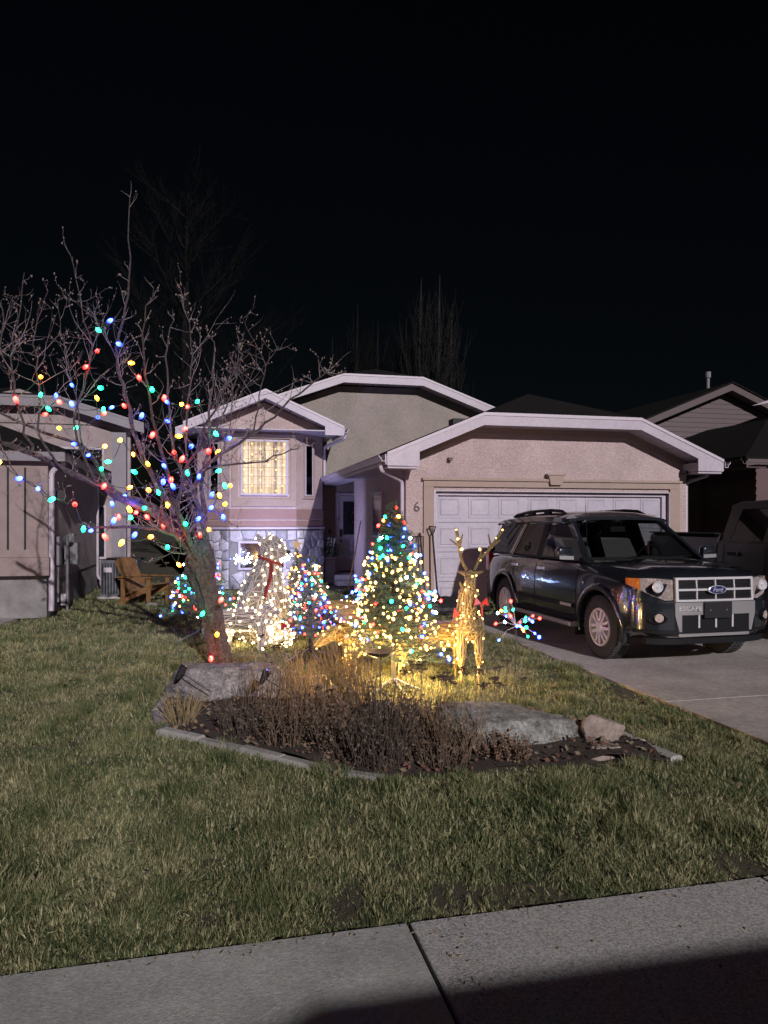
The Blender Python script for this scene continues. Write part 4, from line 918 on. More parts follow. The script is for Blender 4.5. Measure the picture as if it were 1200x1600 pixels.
        rbn.f = [tuple(range(6)), tuple(reversed(range(6, 12)))] + [(k, (k + 1) % 6, (k + 1) % 6 + 6, k + 6) for k in range(6)]
        rbn.build('running_board', 'silver_plastic', o); MB().b2((-.88, s * .91, .3755), (.88, s * .99, .382)).build('step_pad', 'car_black', o)
        for sx in (WB - .50, -WB - .47): MB().b2((sx - .012, s * .70, .20), (sx + .012, s * .915, .48)).build('mud_flap', 'car_black', o)
        mi = baked(MB().prism([(.76, s * .92, 1.13), (.76, s * 1.12, 1.14), (.76, s * 1.14, 1.25), (.76, s * 1.10, 1.29), (.76, s * .94, 1.28)], (.10, 0, 0)), 'side_mirror', [('BEVEL', {'width': .03, 'segments': 3})], 'car_paint', o, sharp=50)
        ribbon(mi, 'mirror_trim', 'silver_plastic', [(.865, s * .93, 1.15), (.865, s * 1.12, 1.158)], (1, 0, 0), .045, .006); MB().box((.80, s * .90, 1.14), (.07, .14, .04)).build('mirror_arm', 'car_black', mi)
        MB().ball((1.02, s * (side_y(1.0, .86) + .001), .86), .022, 8, 5, (1.2, .3, .9)).build('side_badge', 'chrome', o)
        # roof rails: black feet, silver bar
        for x0, x1 in ((-1.72, .12),):
            pts = [(x0, s * .60, ZT(x0) + .045), (x0 + .16, s * .59, ZT(x0) + .105), (-.95, s * .585, ZT(-.95) + .115), (-.4, s * .585, ZT(-.4) + .115), (x1 - .2, s * .59, ZT(x1) + .105), (x1, s * .60, ZT(x1) + .04)]
            rl = MB().tube(pts, [.018, .022, .022, .022, .022, .018], 8).build('roof_rail', 'car_black', o, sharp=40)
            MB().tube([(x0 + .22, s * .587, ZT(x0) + .118), (-1.0, s * .582, ZT(-1) + .128)], .02, 8).build('rail_inlay', 'silver_plastic', rl, sharp=40)
            for x in (-1.02, -.50): MB().box((x, s * .59, ZT(x) + .07), (.16, .05, .08)).build('rail_foot', 'car_black', rl)
        # tail lamp
        tl = MB(); tp = [(-2.03, .80), (-2.18, .82), (-2.215, 1.08), (-2.12, 1.20), (-2.06, 1.05)]
        tl.prism([(x, s * (.865 if z < 1.0 else .845), z) for x, z in tp], (0, -s * .06, 0)); tl.build('tail_lamp', 'lamp_red', o)
        # head lamp: shell with clear lens, reflector, amber corner
        def hx(y, z, d): return (nose_x(min(y, .86)) + d - .10 * max(0, z - .86), s * y, z)
        def patch(name, mat, outl, d, par, dd=.02):
            mb = MB(); n = len(outl); f_ = [hx(y, z, d) for y, z in outl]; b_ = [hx(y, z, d - dd) for y, z in outl]
            mb.v = f_ + b_; mb.f = [tuple(range(n)) if s < 0 else tuple(reversed(range(n)))] + [(i, (i + 1) % n, (i + 1) % n + n, i + n) for i in range(n)]; return mb.build(name, mat, par)
        hl = patch('headlight', 'lamp_reflector', [(.50, .76), (.58, .755), (.70, .80), (.80, .86), (.80, .985), (.70, .99), (.60, .985), (.50, .975)], .012, o, .05)
        patch('indicator', 'lamp_amber', [(.802, .862), (.835, .89), (.862, .91), (.862, .982), (.835, .986), (.802, .986)], .016, hl, .05)
        patch('lens', 'lamp_lens', [(.495, .755), (.58, .75), (.70, .795), (.80, .855), (.865, .90), (.865, .988), (.80, .99), (.70, .995), (.60, .99), (.495, .98)], .034, hl, .003)
        for (yy, zz, r0) in ((.66, .90, .066),):
            bl = MB().lathe([(r0, 0), (r0 * .9, .012), (r0 * .35, -.012), (r0 * .2, .012), (.002, .014)], 20, Matrix.Translation((nose_x(yy) + .016, s * yy, zz)) @ Matrix.Rotation(R(90), 4, 'Y')); bl.build('reflector_bowl', 'chrome', hl, sharp=40)
        # fog lamp
        ff = MB().lathe([(.085, -.03), (.085, .008), (.07, .012), (.055, -.02), (.001, -.02)], 24, Matrix.Translation((nose_x(.68) + .046, s * .68, .57)) @ Matrix.Rotation(R(s * 28), 4, 'Z') @ Matrix.Diagonal((1, 1.25, .8, 1)) @ Matrix.Rotation(R(90), 4, 'Y')).build('fog_lamp', 'car_black', o, sharp=40)
        MB().lathe([(.046, -.015), (.046, .012), (.03, .018), (.001, .02)], 18, Matrix.Translation((nose_x(.68) + .054, s * .665, .57)) @ Matrix.Rotation(R(s * 28), 4, 'Z') @ Matrix.Rotation(R(90), 4, 'Y')).build('fog_lens', 'lamp_reflector', ff, sharp=40)
    # ---- front: grille, bumper
    def fslab(name, mat, y0, y1, z0, z1, d0, d1, par=None, n=10, lean=.10):
        mb = MB()
        for i in range(n + 1):
            y = y0 + (y1 - y0) * i / n; x = nose_x(min(abs(y), .84))
            for z in (z0, z1):
                xx = x - lean * max(0, z - .86); mb.v += [(xx + d0, y, z), (xx + d1, y, z)]
        for i in range(n):
            a = i * 4; mb.f += [(a + 1, a + 5, a + 7, a + 3), (a, a + 1, a + 5, a + 4)[::-1], (a + 2, a + 3, a + 7, a + 6)]
        mb.f += [(0, 1, 3, 2), (n * 4, n * 4 + 2, n * 4 + 3, n * 4 + 1)]
        return mb.build(name, mat, par or o, sharp=40)
    gr = fslab('grille', 'car_black', -.47, .47, .755, .985, -.02, .010)
    for k in range(3): fslab('mesh_bar', 'car_black', -.45, .45, .80 + k * .06, .812 + k * .06, .010, .018, gr)
    for (y0, y1, z0, z1) in ((-.485, .485, .975, 1.0), (-.485, .485, .742, .764), (-.485, -.455, .764, .975), (.455, .485, .764, .975), (-.455, .455, .858, .880)): fslab('chrome_bar', 'chrome', y0, y1, z0, z1, .0, .04, gr, 8)
    for y in (-.235, 0, .235):
        for z0, z1 in ((.765, .857), (.881, .974)): fslab('chrome_bar', 'chrome', y - .008, y + .008, z0, z1, .0, .034, gr, 2)
    Mx = Matrix.Translation((nose_x(0) + .046, 0, .867)) @ Matrix.Rotation(R(90), 4, 'Z') @ Matrix.Rotation(R(90), 4, 'X')
    em = MB().lathe([(1, 0), (1, .01), (.9, .016)], 28, Mx @ Matrix.Diagonal((.115, .046, 1, 1))).build('emblem', 'chrome', gr, sharp=40)
    MB().lathe([(.9, .010), (.9, .018), (.5, .0205)], 28, Mx @ Matrix.Diagonal((.112, .044, 1, 1))).build('emblem_field', 'emblem_blue', em, sharp=40)
    text_mb('Ford', .062, Mx @ Matrix.Translation((0, 0, .0225)) @ Matrix.Shear('XZ', 4, (0, 0)) @ Matrix(((1, .25, 0, 0), (0, 1, 0, 0), (0, 0, 1, 0), (0, 0, 0, 1))), .001).build('emblem_script', 'chrome', em)
    bu = fslab('bumper', 'car_black', -.83, .83, .40, .715, -.04, .030, None, 16); fslab('bumper_panel', 'silver_plastic', -.50, .50, .60, .735, -.03, .048, bu); [MB().prism([(nose_x(.45) + .045, s * .42, .42), (nose_x(.45) + .045, s * .45, .42), (nose_x(.5) + .045, s * .50, .60), (nose_x(.45) + .045, s * .42, .60)], (-.06, 0, 0)).build('bumper_panel', 'silver_plastic', bu) for s in (-1, 1)]
    for s in (-1, 1): fslab('bumper_corner', 'car_paint', s * .503, s * .845, .44, .73, -.05, .036, bu, 6) if s > 0 else fslab('bumper_corner', 'car_paint', -.845, -.503, .44, .73, -.05, .036, bu, 6)
    fslab('lower_grille', 'car_black', -.42, .42, .455, .60, -.02, .02, bu)
    for y in (-.21, 0, .21): fslab('chrome_bar', 'chrome', y - .01, y + .01, .458, .598, .02, .036, bu, 2)
    fslab('skid_plate', 'silver_plastic', -.44, .44, .365, .452, -.05, .020, bu); fslab('air_dam', 'car_black', -.74, .74, .275, .340, -.10, -.03, bu, 14)
    text_mb('ESCAPE', .062, Matrix.Translation((nose_x(.32) + .058, -.335, .668)) @ Matrix.Rotation(R(-9), 4, 'Z') @ Matrix.Rotation(R(90), 4, 'Z') @ Matrix.Rotation(R(90), 4, 'X') @ Matrix.Diagonal((1.25, 1, 1, 1)), .003).build('bumper_lettering', 'chrome', bu)
    pb = MB().b2((nose_x(0) + .05, -.17, .565), (nose_x(0) + .075, .17, .735)).build('plate_bracket', 'black_plastic', bu)
    for y in (-.10, .10): MB().ball((nose_x(0) + .076, y, .65), .009, 6, 4).build('bolt', 'steel_grey', pb)
    an = MB().tube([(.98, -.80, 1.08), (.93, -.80, 1.80)], [.005, .0022], 5).build('antenna', 'car_black', o); MB().lathe([(.02, 0), (.012, .04), (.006, .06)], 10, Matrix.Translation((.98, -.80, 1.075))).build('antenna_base', 'car_black', an)
    # hood creases and rear bumper
    for s in (-1, 1): ribbon(o, 'hood_seam', 'car_black', [(x, s * (interp(WID, x) - .125), interp(TOP, x) - .004) for x in (1.05, 1.4, 1.7, 1.95, 2.08)], (0, 0, 1), .010, .003)
    MB().prism([(-2.28, -.80, .36), (-2.28, .80, .36), (-2.28, .80, .60), (-2.28, -.80, .60)], (.12, 0, 0)).build('rear_bumper', 'car_black', o)
    return o
build_suv()

def build_pickup():
    yaw = math.atan2(-.973, .23)
    # side plane passes by (5.08, 11.5); vehicle centre line sits 1.0 m to its left side
    o = thing('pickup_truck', 'very dark pickup truck parked on the drive behind the blue vehicle', 'truck', (6.32, 10.6, .012), yaw)
    WID = [(-2.85, .96), (-2.7, 1.0), (2.2, 1.0), (2.6, .96), (2.8, .86), (2.88, .70)]
    def ring(x, t):
        w = interp(WID, x); return [(0, .42), (w - .06, .42), (w - .01, .52), (w, .80), (w - .01, 1.05), (w - .04, t - .05), (w - .09, t), (0, t + .01)]
    hood = loft([(x, ring(x, t)) for x, t in ((.95, 1.30), (1.4, 1.28), (2.2, 1.24), (2.6, 1.20), (2.8, 1.12), (2.88, 1.0))])
    arch_cut(hood, 'hood', 'truck_paint', o, [(1.85, .42)], .50, .62)
    cab = loft([(x, ring(x, 1.32)) for x in (-1.0, -.96, .0, .949)]); cab.build('cab', 'truck_paint', o, sharp=35)
    bed = loft([(x, ring(x, 1.40)) for x in (-2.85, -2.8, -2.0, -1.06, -1.02)]); arch_cut(bed, 'bed', 'truck_paint', o, [(-1.85, .42)], .50, .62)
    def gy(z): return .93 - .20 * (z - 1.3) / .55
    rp = [(-.98, 1.84), (-.80, 1.90), (.0, 1.92), (.30, 1.87)]
    MB().prism([(x, -.72, z) for x, z in rp] + [(.28, -.72, 1.84), (-.95, -.72, 1.80)], (0, 1.44, 0)).build('cab_roof', 'truck_paint', o)
    for s in (-1, 1):
        def sp_(n_, mt, pts, out=0): MB().prism([(x, s * (gy(z) + out), z) for x, z in pts], (0, -s * .03, 0)).build(n_, mt, o)
        sp_('pillar', 'truck_paint', [(-.98, 1.30), (-.80, 1.30), (-.70, 1.82), (-.95, 1.84)]); sp_('pillar', 'truck_paint', [(.02, 1.30), (-.10, 1.30), (-.10, 1.84), (.0, 1.84)]); sp_('pillar', 'truck_paint', [(1.0, 1.30), (.90, 1.30), (.24, 1.83), (.32, 1.86)])
        sp_('roof_frame', 'truck_paint', [(.30, 1.86), (.26, 1.80), (-.95, 1.78), (-.98, 1.84), (-.8, 1.90), (0, 1.92)], .004)
        sp_('door_window', 'privacy_glass', [(-.80, 1.31), (-.11, 1.31), (-.11, 1.81), (-.71, 1.80)], -.008); sp_('door_window', 'privacy_glass', [(.03, 1.31), (.90, 1.31), (.26, 1.81), (.02, 1.82)], -.008)
        for x in (-.85, .02): ribbon(o, 'door_seam', 'car_black', [(x, s * 1.0015, z) for z in (.52, .8, 1.0)] + [(x, s * .975, 1.26)], (0, s, 0), .012, .002)
        ribbon(o, 'door_handle', 'car_black', [(-.72, s * .995, 1.12), (-.52, s * .995, 1.12)], (0, s, 0), .05, .03)
        MB().ball((.72, s * 1.10, 1.38), .13, 12, 6, (.6, 1.0, 1.0)).build('side_mirror', 'car_black', o, sharp=60)
        ribbon(o, 'bed_rail', 'car_black', [(-2.8, s * .93, 1.402), (-1.05, s * .93, 1.402)], (0, 0, 1), .10, .02)
        hl = MB().prism([(2.72, s * .62, .92), (2.72, s * .90, .92), (2.60, s * .95, 1.12), (2.72, s * .62, 1.12)], (.10, 0, 0)).build('headlight', 'lamp_reflector', o)
        MB().prism([(-2.86, s * .86, .85), (-2.86, s * .98, .85), (-2.86, s * .98, 1.25), (-2.86, s * .86, 1.25)], (.06, 0, 0)).build('tail_lamp', 'lamp_red', o)
    ws = MB(); ws.add([(1.0, -.86, 1.32), (1.0, .86, 1.32), (.32, .72, 1.86), (.32, -.72, 1.86)], [(0, 1, 2, 3)]); ws.build('windshield', 'privacy_glass', o)
    rw = MB(); rw.add([(-.99, -.80, 1.34), (-.99, .80, 1.34), (-.97, .70, 1.80), (-.97, -.70, 1.80)], [(0, 3, 2, 1)]); rw.build('rear_window', 'privacy_glass', o)
    MB().b2((2.86, -.60, .72), (2.92, .60, 1.08)).build('grille', 'car_black', o); MB().b2((2.80, -.95, .45), (2.98, .95, .68)).build('bumper', 'chrome', o); MB().b2((-2.98, -.92, .45), (-2.80, .92, .66)).build('rear_bumper', 'chrome', o)
    for x in (1.85, -1.85):
        for s in (-1, 1): wheel(o, x, s * .985, .40, .26, s)
        for s in (-1, 1): half_disc(o, x, s * .62, .42, .498, s)
build_pickup()

def build_van():
    """stands at the far kerb behind the viewer; its roof throws the long shadow over the pavement"""
    o = thing('parked_van', 'grey van on the road whose shadow falls over the sidewalk', 'van', (3.89, -2.53, -.13), A - R(1.0))
    prof = [(-2.75, .35), (-2.9, .55), (-2.92, 1.2), (-2.82, 1.78), (-2.6, 1.98), (-2.3, 2.05), (1.2, 2.05), (1.5, 1.98), (2.1, 1.25), (2.7, 1.05), (2.85, .80), (2.85, .35)]
    b = MB().prism([(x, -.9, z) for x, z in prof], (0, 1.8, 0)); baked(b, 'body', [('BEVEL', {'width': .09, 'segments': 3})], 'van_paint', o, sharp=40)
    for s in (-1, 1):
        MB().prism([(.1, s * .905, 1.2), (1.3, s * .905, 1.2), (1.25, s * .905, 1.75), (.1, s * .905, 1.75)], (0, s * .004, 0)).build('door_window', 'dark_window', o)
        for x in (-1.7, 1.75): wheel(o, x, s * .92, .34, .2, s)
        MB().b2((2.852, s * .55 - .14, .70), (2.875, s * .55 + .14, .86)).build('headlight', 'lamp_reflector', o); MB().b2((-2.935, s * .72 - .07, .9), (-2.915, s * .72 + .07, 1.4)).build('tail_lamp', 'lamp_red', o)
    MB().prism([(1.56, -.78, 1.90), (2.12, -.78, 1.27), (2.14, -.78, 1.27), (1.58, -.78, 1.90)], (0, 1.56, 0)).build('windshield', 'dark_window', o)
build_van()
# ================================================================== BARE FRONT TREE WITH COLOURED BULBS
H_, F_, YH_ = 1.62, 1150.0, 814.0
def at(px, py, Y): return Vector(((px - 600) / F_ * Y, Y, H_ - (py - YH_) / F_ * Y))
TB = Vector((-1.83, 8.24, 0))
ft = thing('garden_tree', 'bare gnarled tree strung with large coloured bulbs beside the boulder', 'tree', TB)
rt = random.Random(11)
def smooth_path(P, n=4):
    P = [Vector(p) for p in P]; out = []
    for i in range(len(P) - 1):
        p0, p1, p2, p3 = P[max(i - 1, 0)], P[i], P[i + 1], P[min(i + 2, len(P) - 1)]
        for k in range(n):
            t = k / n; out.append(.5 * ((2 * p1) + (p2 - p0) * t + (2 * p0 - 5 * p1 + 4 * p2 - p3) * t * t + (3 * p1 - p0 - 3 * p2 + p3) * t ** 3))
    out.append(P[-1]); return out
# gnarled trunk: ridged, flaring at the foot, swelling at the crotch
tr = MB(); NS = 26
pth = smooth_path([(-1.83, 8.24, -.06), (-1.84, 8.24, .12), (-1.90, 8.26, .45), (-1.98, 8.27, .78), (-2.05, 8.25, 1.05), (-2.06, 8.24, 1.22), (-2.05, 8.23, 1.40)], 7)
rad_t = [(0, .20), (.06, .135), (.25, .105), (.5, .115), (.7, .15), (.85, .145), (1.0, .08)]
for i, p in enumerate(pth):
    t = i / (len(pth) - 1); r = interp(rad_t, t)
    for k in range(NS):
        a = 2 * math.pi * k / NS
        rr_ = r * (1 + .15 * math.sin(a * 5 + t * 6) + .11 * math.sin(a * 8 - t * 9 + 1) + .08 * math.sin(a * 3 + t * 17) + rt.uniform(-.09, .09))
        tr.v.append((p.x + rr_ * math.cos(a), p.y + rr_ * math.sin(a), p.z + rt.uniform(-.015, .015)))
for i in range(len(pth) - 1):
    for k in range(NS): tr.f.append((i * NS + k, i * NS + (k + 1) % NS, (i + 1) * NS + (k + 1) % NS, (i + 1) * NS + k))
tr.f.append(tuple(range((len(pth) - 1) * NS, len(pth) * NS)))
tr.build('trunk', 'bark', ft, TB, 60)
limbs = MB(); twigs = MB(); buds = MB(); NODES = []
def wobble(P, amt):
    return [p + Vector((rt.gauss(0, amt), rt.gauss(0, amt), rt.gauss(0, amt))) if 0 < i < len(P) - 1 else p for i, p in enumerate(P)]
def limb(pix, r0, r1, dy0=0.0, dy1=0.0, n=4, mesh=limbs, sides=8):
    m = len(pix); P = [at(x, y, 8.24 + dy0 + (dy1 - dy0) * i / (m - 1)) for i, (x, y) in enumerate(pix)]
    P = wobble(smooth_path(P, n), .012); k = len(P)
    r0 *= .54; r1 *= .75; rr_ = [r0 + (r1 - r0) * (i / (k - 1)) ** .8 for i in range(k)]
    mesh.tube(P, rr_, sides); NODES.append((P, rr_)); return P, rr_
L = []
L.append(limb([(308, 880), (290, 858), (262, 832), (215, 824), (165, 823), (122, 820)], .065, .012, 0, -.7))
L.append(limb([(312, 890), (288, 850), (255, 812), (210, 788), (150, 755), (100, 735), (50, 708), (0, 690), (-60, 655)], .10, .035, 0, -.5))
L.append(limb([(310, 885), (285, 830), (262, 790), (238, 740), (215, 690), (198, 620), (182, 560), (196, 480), (203, 400), (203, 308)], .09, .007, .05, .5))
L.append(limb([(308, 880), (280, 835), (240, 790), (180, 770), (130, 700), (70, 675), (-10, 640)], .085, .02, .05, .9))
L.append(limb([(316, 885), (308, 830), (292, 770), (275, 715), (265, 640), (260, 560), (272, 500)], .07, .008, .1, 1.2))
L.append(limb([(322, 890), (320, 820), (314, 755), (326, 690), (330, 600), (335, 535)], .075, .008, 0, .2))
L.append(limb([(324, 885), (316, 815), (303, 772), (320, 730), (352, 705), (395, 680), (440, 640), (500, 590), (512, 582)], .065, .006, 0, -.8))
L.append(limb([(316, 880), (290, 830), (278, 770), (305, 705), (345, 620), (380, 555)], .06, .008, -.1, -.9))
L.append(limb([(320, 735), (350, 727), (400, 722), (455, 705), (470, 698)], .03, .005, -.1, -.5))
L.append(limb([(300, 860), (278, 800), (250, 700), (232, 610), (222, 520), (240, 450)], .055, .006, -.1, -1.1))
L.append(limb([(50, 708), (30, 640), (18, 560), (30, 500), (38, 425)], .03, .005, -.5, -.6))
L.append(limb([(100, 735), (62, 680), (62, 600), (55, 520), (75, 455)], .03, .005, -.45, -.2))
L.append(limb([(150, 755), (120, 660), (142, 560), (128, 480), (110, 398)], .032, .005, -.3, -.1))
L.append(limb([(130, 700), (118, 620), (98, 540), (90, 470)], .022, .004, .7, .9))
L.append(limb([(0, 690), (-15, 600), (5, 500), (-5, 450)], .03, .005, -.5, -.3))
L.append(limb([(0, 695), (20, 730), (60, 765), (105, 788)], .015, .004, -.5, -.7))
L.append(limb([(182, 560), (160, 520), (135, 470)], .015, .003, .3, .5))
L.append(limb([(303, 772), (292, 700), (296, 600), (300, 520), (285, 470)], .03, .005, 0, .5))
L.append(limb([(326, 690), (352, 640), (372, 575), (372, 520)], .025, .004, .1, .4))
L.append(limb([(395, 680), (405, 620), (420, 560), (435, 540)], .018, .003, -.4, -.6))
L.append(limb([(345, 720), (352, 690), (362, 640), (362, 600)], .02, .003, -.1, .2))
L.append(limb([(312, 790), (335, 800), (352, 812), (372, 826)], .012, .003, -.1, -.5))
# side shoots and twigs
def shoot(p, d, length, r, depth):
    n = max(3, int(length / .07)); P = [p]; d = d.normalized()
    for i in range(n):
        d = (d + Vector((rt.gauss(0, .16), rt.gauss(0, .16), rt.gauss(.05, .14)))).normalized(); P.append(P[-1] + d * (length / n))
    R_ = [r * (1 - .8 * i / n) for i in range(n + 1)]
    twigs.tube(P, R_, 4, False)
    if depth > 0:
        for i in range(1, n + 1):
            if rt.random() < (.62 if depth > 1 else .5):
                dd = (d + Vector((rt.gauss(0, .9), rt.gauss(0, .9), rt.gauss(.15, .7)))).normalized()
                shoot(P[i], dd, length * rt.uniform(.28, .6), max(.0018, R_[i] * .6), depth - 1)
    else:
        for i in range(1, n + 1):
            if rt.random() < .4: buds.ball(P[i] + Vector((rt.gauss(0, .006), rt.gauss(0, .006), .004)), rt.uniform(.004, .009), 4, 3, (1, 1, 1.5))
for P, rr_ in list(NODES):
    n = len(P)
    for i in range(2, n):
        hz = P[i].z
        if rr_[i] > .07: continue
        for _ in range(2 if rt.random() < .6 else 1):
            if rt.random() < .72:
                tan = (P[min(i + 1, n - 1)] - P[i - 1]).normalized(); side = Vector((rt.gauss(0, 1), rt.gauss(0, 1), rt.gauss(.55, .6)))
                shoot(P[i], tan * .45 + side.normalized() * .9, rt.uniform(.18, .62) * (1.1 if hz > 2.4 else .75) * (1 if i < n * .6 else .42), min(.0055, rr_[i] * .5 + .0012), 2 if rt.random() < .55 else 1)
limbs.build('limbs', 'bark', ft, TB, 60)
crown = tag(twigs.build('crown', 'twig', ft, TB), kind='stuff'); tag(buds.build('dry_buds', 'bud', ft, TB), kind='stuff')
# ---- the big bulbs
BULBS = """176,503,Y 150,517,G 182,540,B 152,551,R 137,575,R 201,571,Y 216,591,R 63,592,O 110,603,B 154,610,G 237,610,G 64,618,G 88,618,B 23,624,R 89,630,R 110,631,Y 150,622,Y
257,622,R 258,630,B 192,635,R 73,640,G 74,650,R 178,639,B 162,640,G 166,648,R 153,656,B 223,649,B 282,636,Y 294,638,R 310,629,G 265,663,Y 292,672,R 90,672,Y 335,679,G
112,697,B 166,700,O 141,714,Y 207,711,O 173,725,G 158,735,G 229,726,Y 206,739,G 254,729,B 2,725,Y 35,751,B 61,766,Y 86,783,G 117,791,R 165,760,R 207,764,O 231,767,Y 255,753,B
268,750,R 268,760,Y 284,686,Y 271,710,R 287,717,R 325,706,R 343,707,Y 361,688,B 292,738,G 346,739,G 349,759,G 360,761,O 333,773,Y 341,775,Y 193,777,Y 174,787,B 207,785,B 262,789,Y
200,796,Y 228,797,G 213,803,R 227,809,R 185,808,R 180,813,B 205,812,G 333,795,B 348,808,B 313,812,Y 353,790,Y 255,822,R 131,827,G 145,832,Y 161,839,R 193,848,Y 213,836,B 239,842,O
262,857,G 288,821,G 312,836,R 321,831,O 317,858,G 277,884,O 319,960,G 340,993,Y 330,1030,R 348,938,R 300,700,B 312,745,Y 240,680,R 246,770,G 190,690,Y 120,670,G"""
BL = [(float(a), float(b), c) for a, b, c in (t.split(',') for t in BULBS.split())]
yk = 0
for i_, (a, b, c) in enumerate(BL):
    if c == 'Y':
        yk += 1
        if yk % 5 in (1, 3): BL[i_] = (a, b, 'B')
allP = [q for P, _ in NODES for q in P]
prof = [(.011, 0), (.013, -.004), (.021, -.016), (.026, -.034), (.0245, -.052), (.017, -.072), (.007, -.086), (.001, -.090)]
prof = prof[::-1]
c9 = {}
for k in LIT:
    me = MB().lathe(prof, 10).mesh('bulb_' + k, sharp=70); me.materials.append(MATS['c9_' + k]); c9[k] = me
BO = Vector((-2.05, 8.2, 1.3))
strings = [thing('light_string', 'string of large coloured bulbs wound through the %s of the bare tree' % w, 'light string', BO, group='bulb strings in the bare tree') for w in ('upper branches', 'lower branches')]
places = [[], []]
for (px, py, c) in BL:
    # depth of the closest branch seen along that line of sight
    ray = at(px, py, 8.24); best = None
    for q in allP:
        if abs(q.y) < 1: continue
        sx_ = 600 + F_ * q.x / q.y; sy_ = YH_ - F_ * (q.z - H_) / q.y; d = math.hypot(sx_ - px, sy_ - py) + rt.uniform(0, 25)
        if best is None or d < best[0]: best = (d, q.y)
    Y = best[1] - .05 + rt.uniform(-.05, .02)
    if py > 880: Y = 8.24 - (.19 if py > 950 else .3)
    p = at(px, py, Y); w = 0 if py < 690 else 1
    b = link('bulb', c9[c], strings[w]); b.location = p - BO + Vector((0, 0, .03))
    b.rotation_euler = (rt.gauss(0, .75), rt.gauss(0, .75), rt.uniform(0, 6.28)); b.scale = [rt.uniform(.72, .95)] * 3
    places[w].append(p + Vector((0, 0, .035)))
for w in (0, 1):
    rest = places[w][:]; rest.sort(key=lambda p: p.x); chain = [rest.pop(0)]; W_ = MB()
    while rest:
        j = min(range(len(rest)), key=lambda i: (rest[i] - chain[-1]).length); chain.append(rest.pop(j))
    for a, b in zip(chain[:-1], chain[1:]):
        d = (b - a).length
        if d > 1.1:
            if W_.v: W_.build('wire', 'wire_green', strings[w], BO)
            W_ = MB(); continue
        W_.tube([a + (b - a) * t - Vector((0, 0, 1)) * (4 * t * (1 - t)) * d * .12 for t in (0, .2, .4, .6, .8, 1)], .0042, 4, False)
    if W_.v: W_.build('wire', 'wire_green', strings[w], BO)
# ================================================================== TREES FAR BEHIND
def far_tree(name, label, loc, height, spread, mat, seed, tight=False, n1=26):
    r = random.Random(seed); o = thing(name, label, 'tree', loc, group='bare trees behind the houses'); t = MB(); c = MB()
    t.tube([(0, 0, -.1), (.05, 0, height * .3), (0, .05, height * .62), (.1, 0, height * .97)], [height * .022, height * .017, height * .010, .012], 7); t.build('trunk', mat, o)
    def br(p, d, L, rad, dep):
        n = 5; P = [p]
        for i in range(n):
            d = (d + Vector((r.gauss(0, .10), r.gauss(0, .10), r.gauss(.12 if tight else .05, .07)))).normalized(); P.append(P[-1] + d * L / n)
        c.tube(P, [rad * (1 - .75 * i / n) for i in range(n + 1)], 4 if dep > 1 else 3, False)
        if dep:
            for i in range(1, n + 1):
                for _ in range(2): br(P[i], (d + Vector((r.gauss(0, .5), r.gauss(0, .5), r.gauss(.2, .35))) * (.35 if tight else 1)).normalized(), L * r.uniform(.3, .55), max(.008, rad * .5), dep - 1)
    for k in range(n1):
        f_ = .22 + .72 * k / n1; a = k * 2.4 + r.uniform(-.3, .3); z = height * f_
        if tight: br(Vector((0, 0, z * .75)), Vector((math.cos(a) * .18, math.sin(a) * .18, 1)).normalized(), height * (.5 - .35 * f_), .035, 1)
        else: br(Vector((0, 0, z)), Vector((math.cos(a), math.sin(a), .75 + .5 * f_)).normalized(), spread * (1.15 - .85 * f_), .035, 2)
    tag(c.build('crown', mat, o), kind='stuff'); return o
far_tree('bare_tree', 'faint tall bare tree rising behind the decorated tree', (-7.3, 27.0, 0), 14.0, 4.6, 'far_bark', 1)
for i, (px, Y, h, lb) in enumerate(((655, 34, 13.2, 'second tallest pale upright poplar above the main roof'), (684, 34.5, 13.6, 'tallest pale upright poplar right above the main roof'), (703, 36, 12.2, 'short poplar touching the tallest poplar'), (632, 37, 12.2, 'faint poplar just beside the two tall poplars'), (556, 38, 13.2, 'faint upright poplar above the peak of the main roof'), (588, 39, 12.6, 'faint thin poplar between the other poplars'), (517, 38, 11.5, 'faintest low poplar nearest the bare tree'))):
    far_tree('poplar_tree', lb, ((px - 600) / F_ * Y, Y, 0), h, 1.2, 'poplar_bark' if i < 3 else 'far_bark', 30 + i, True, 22)
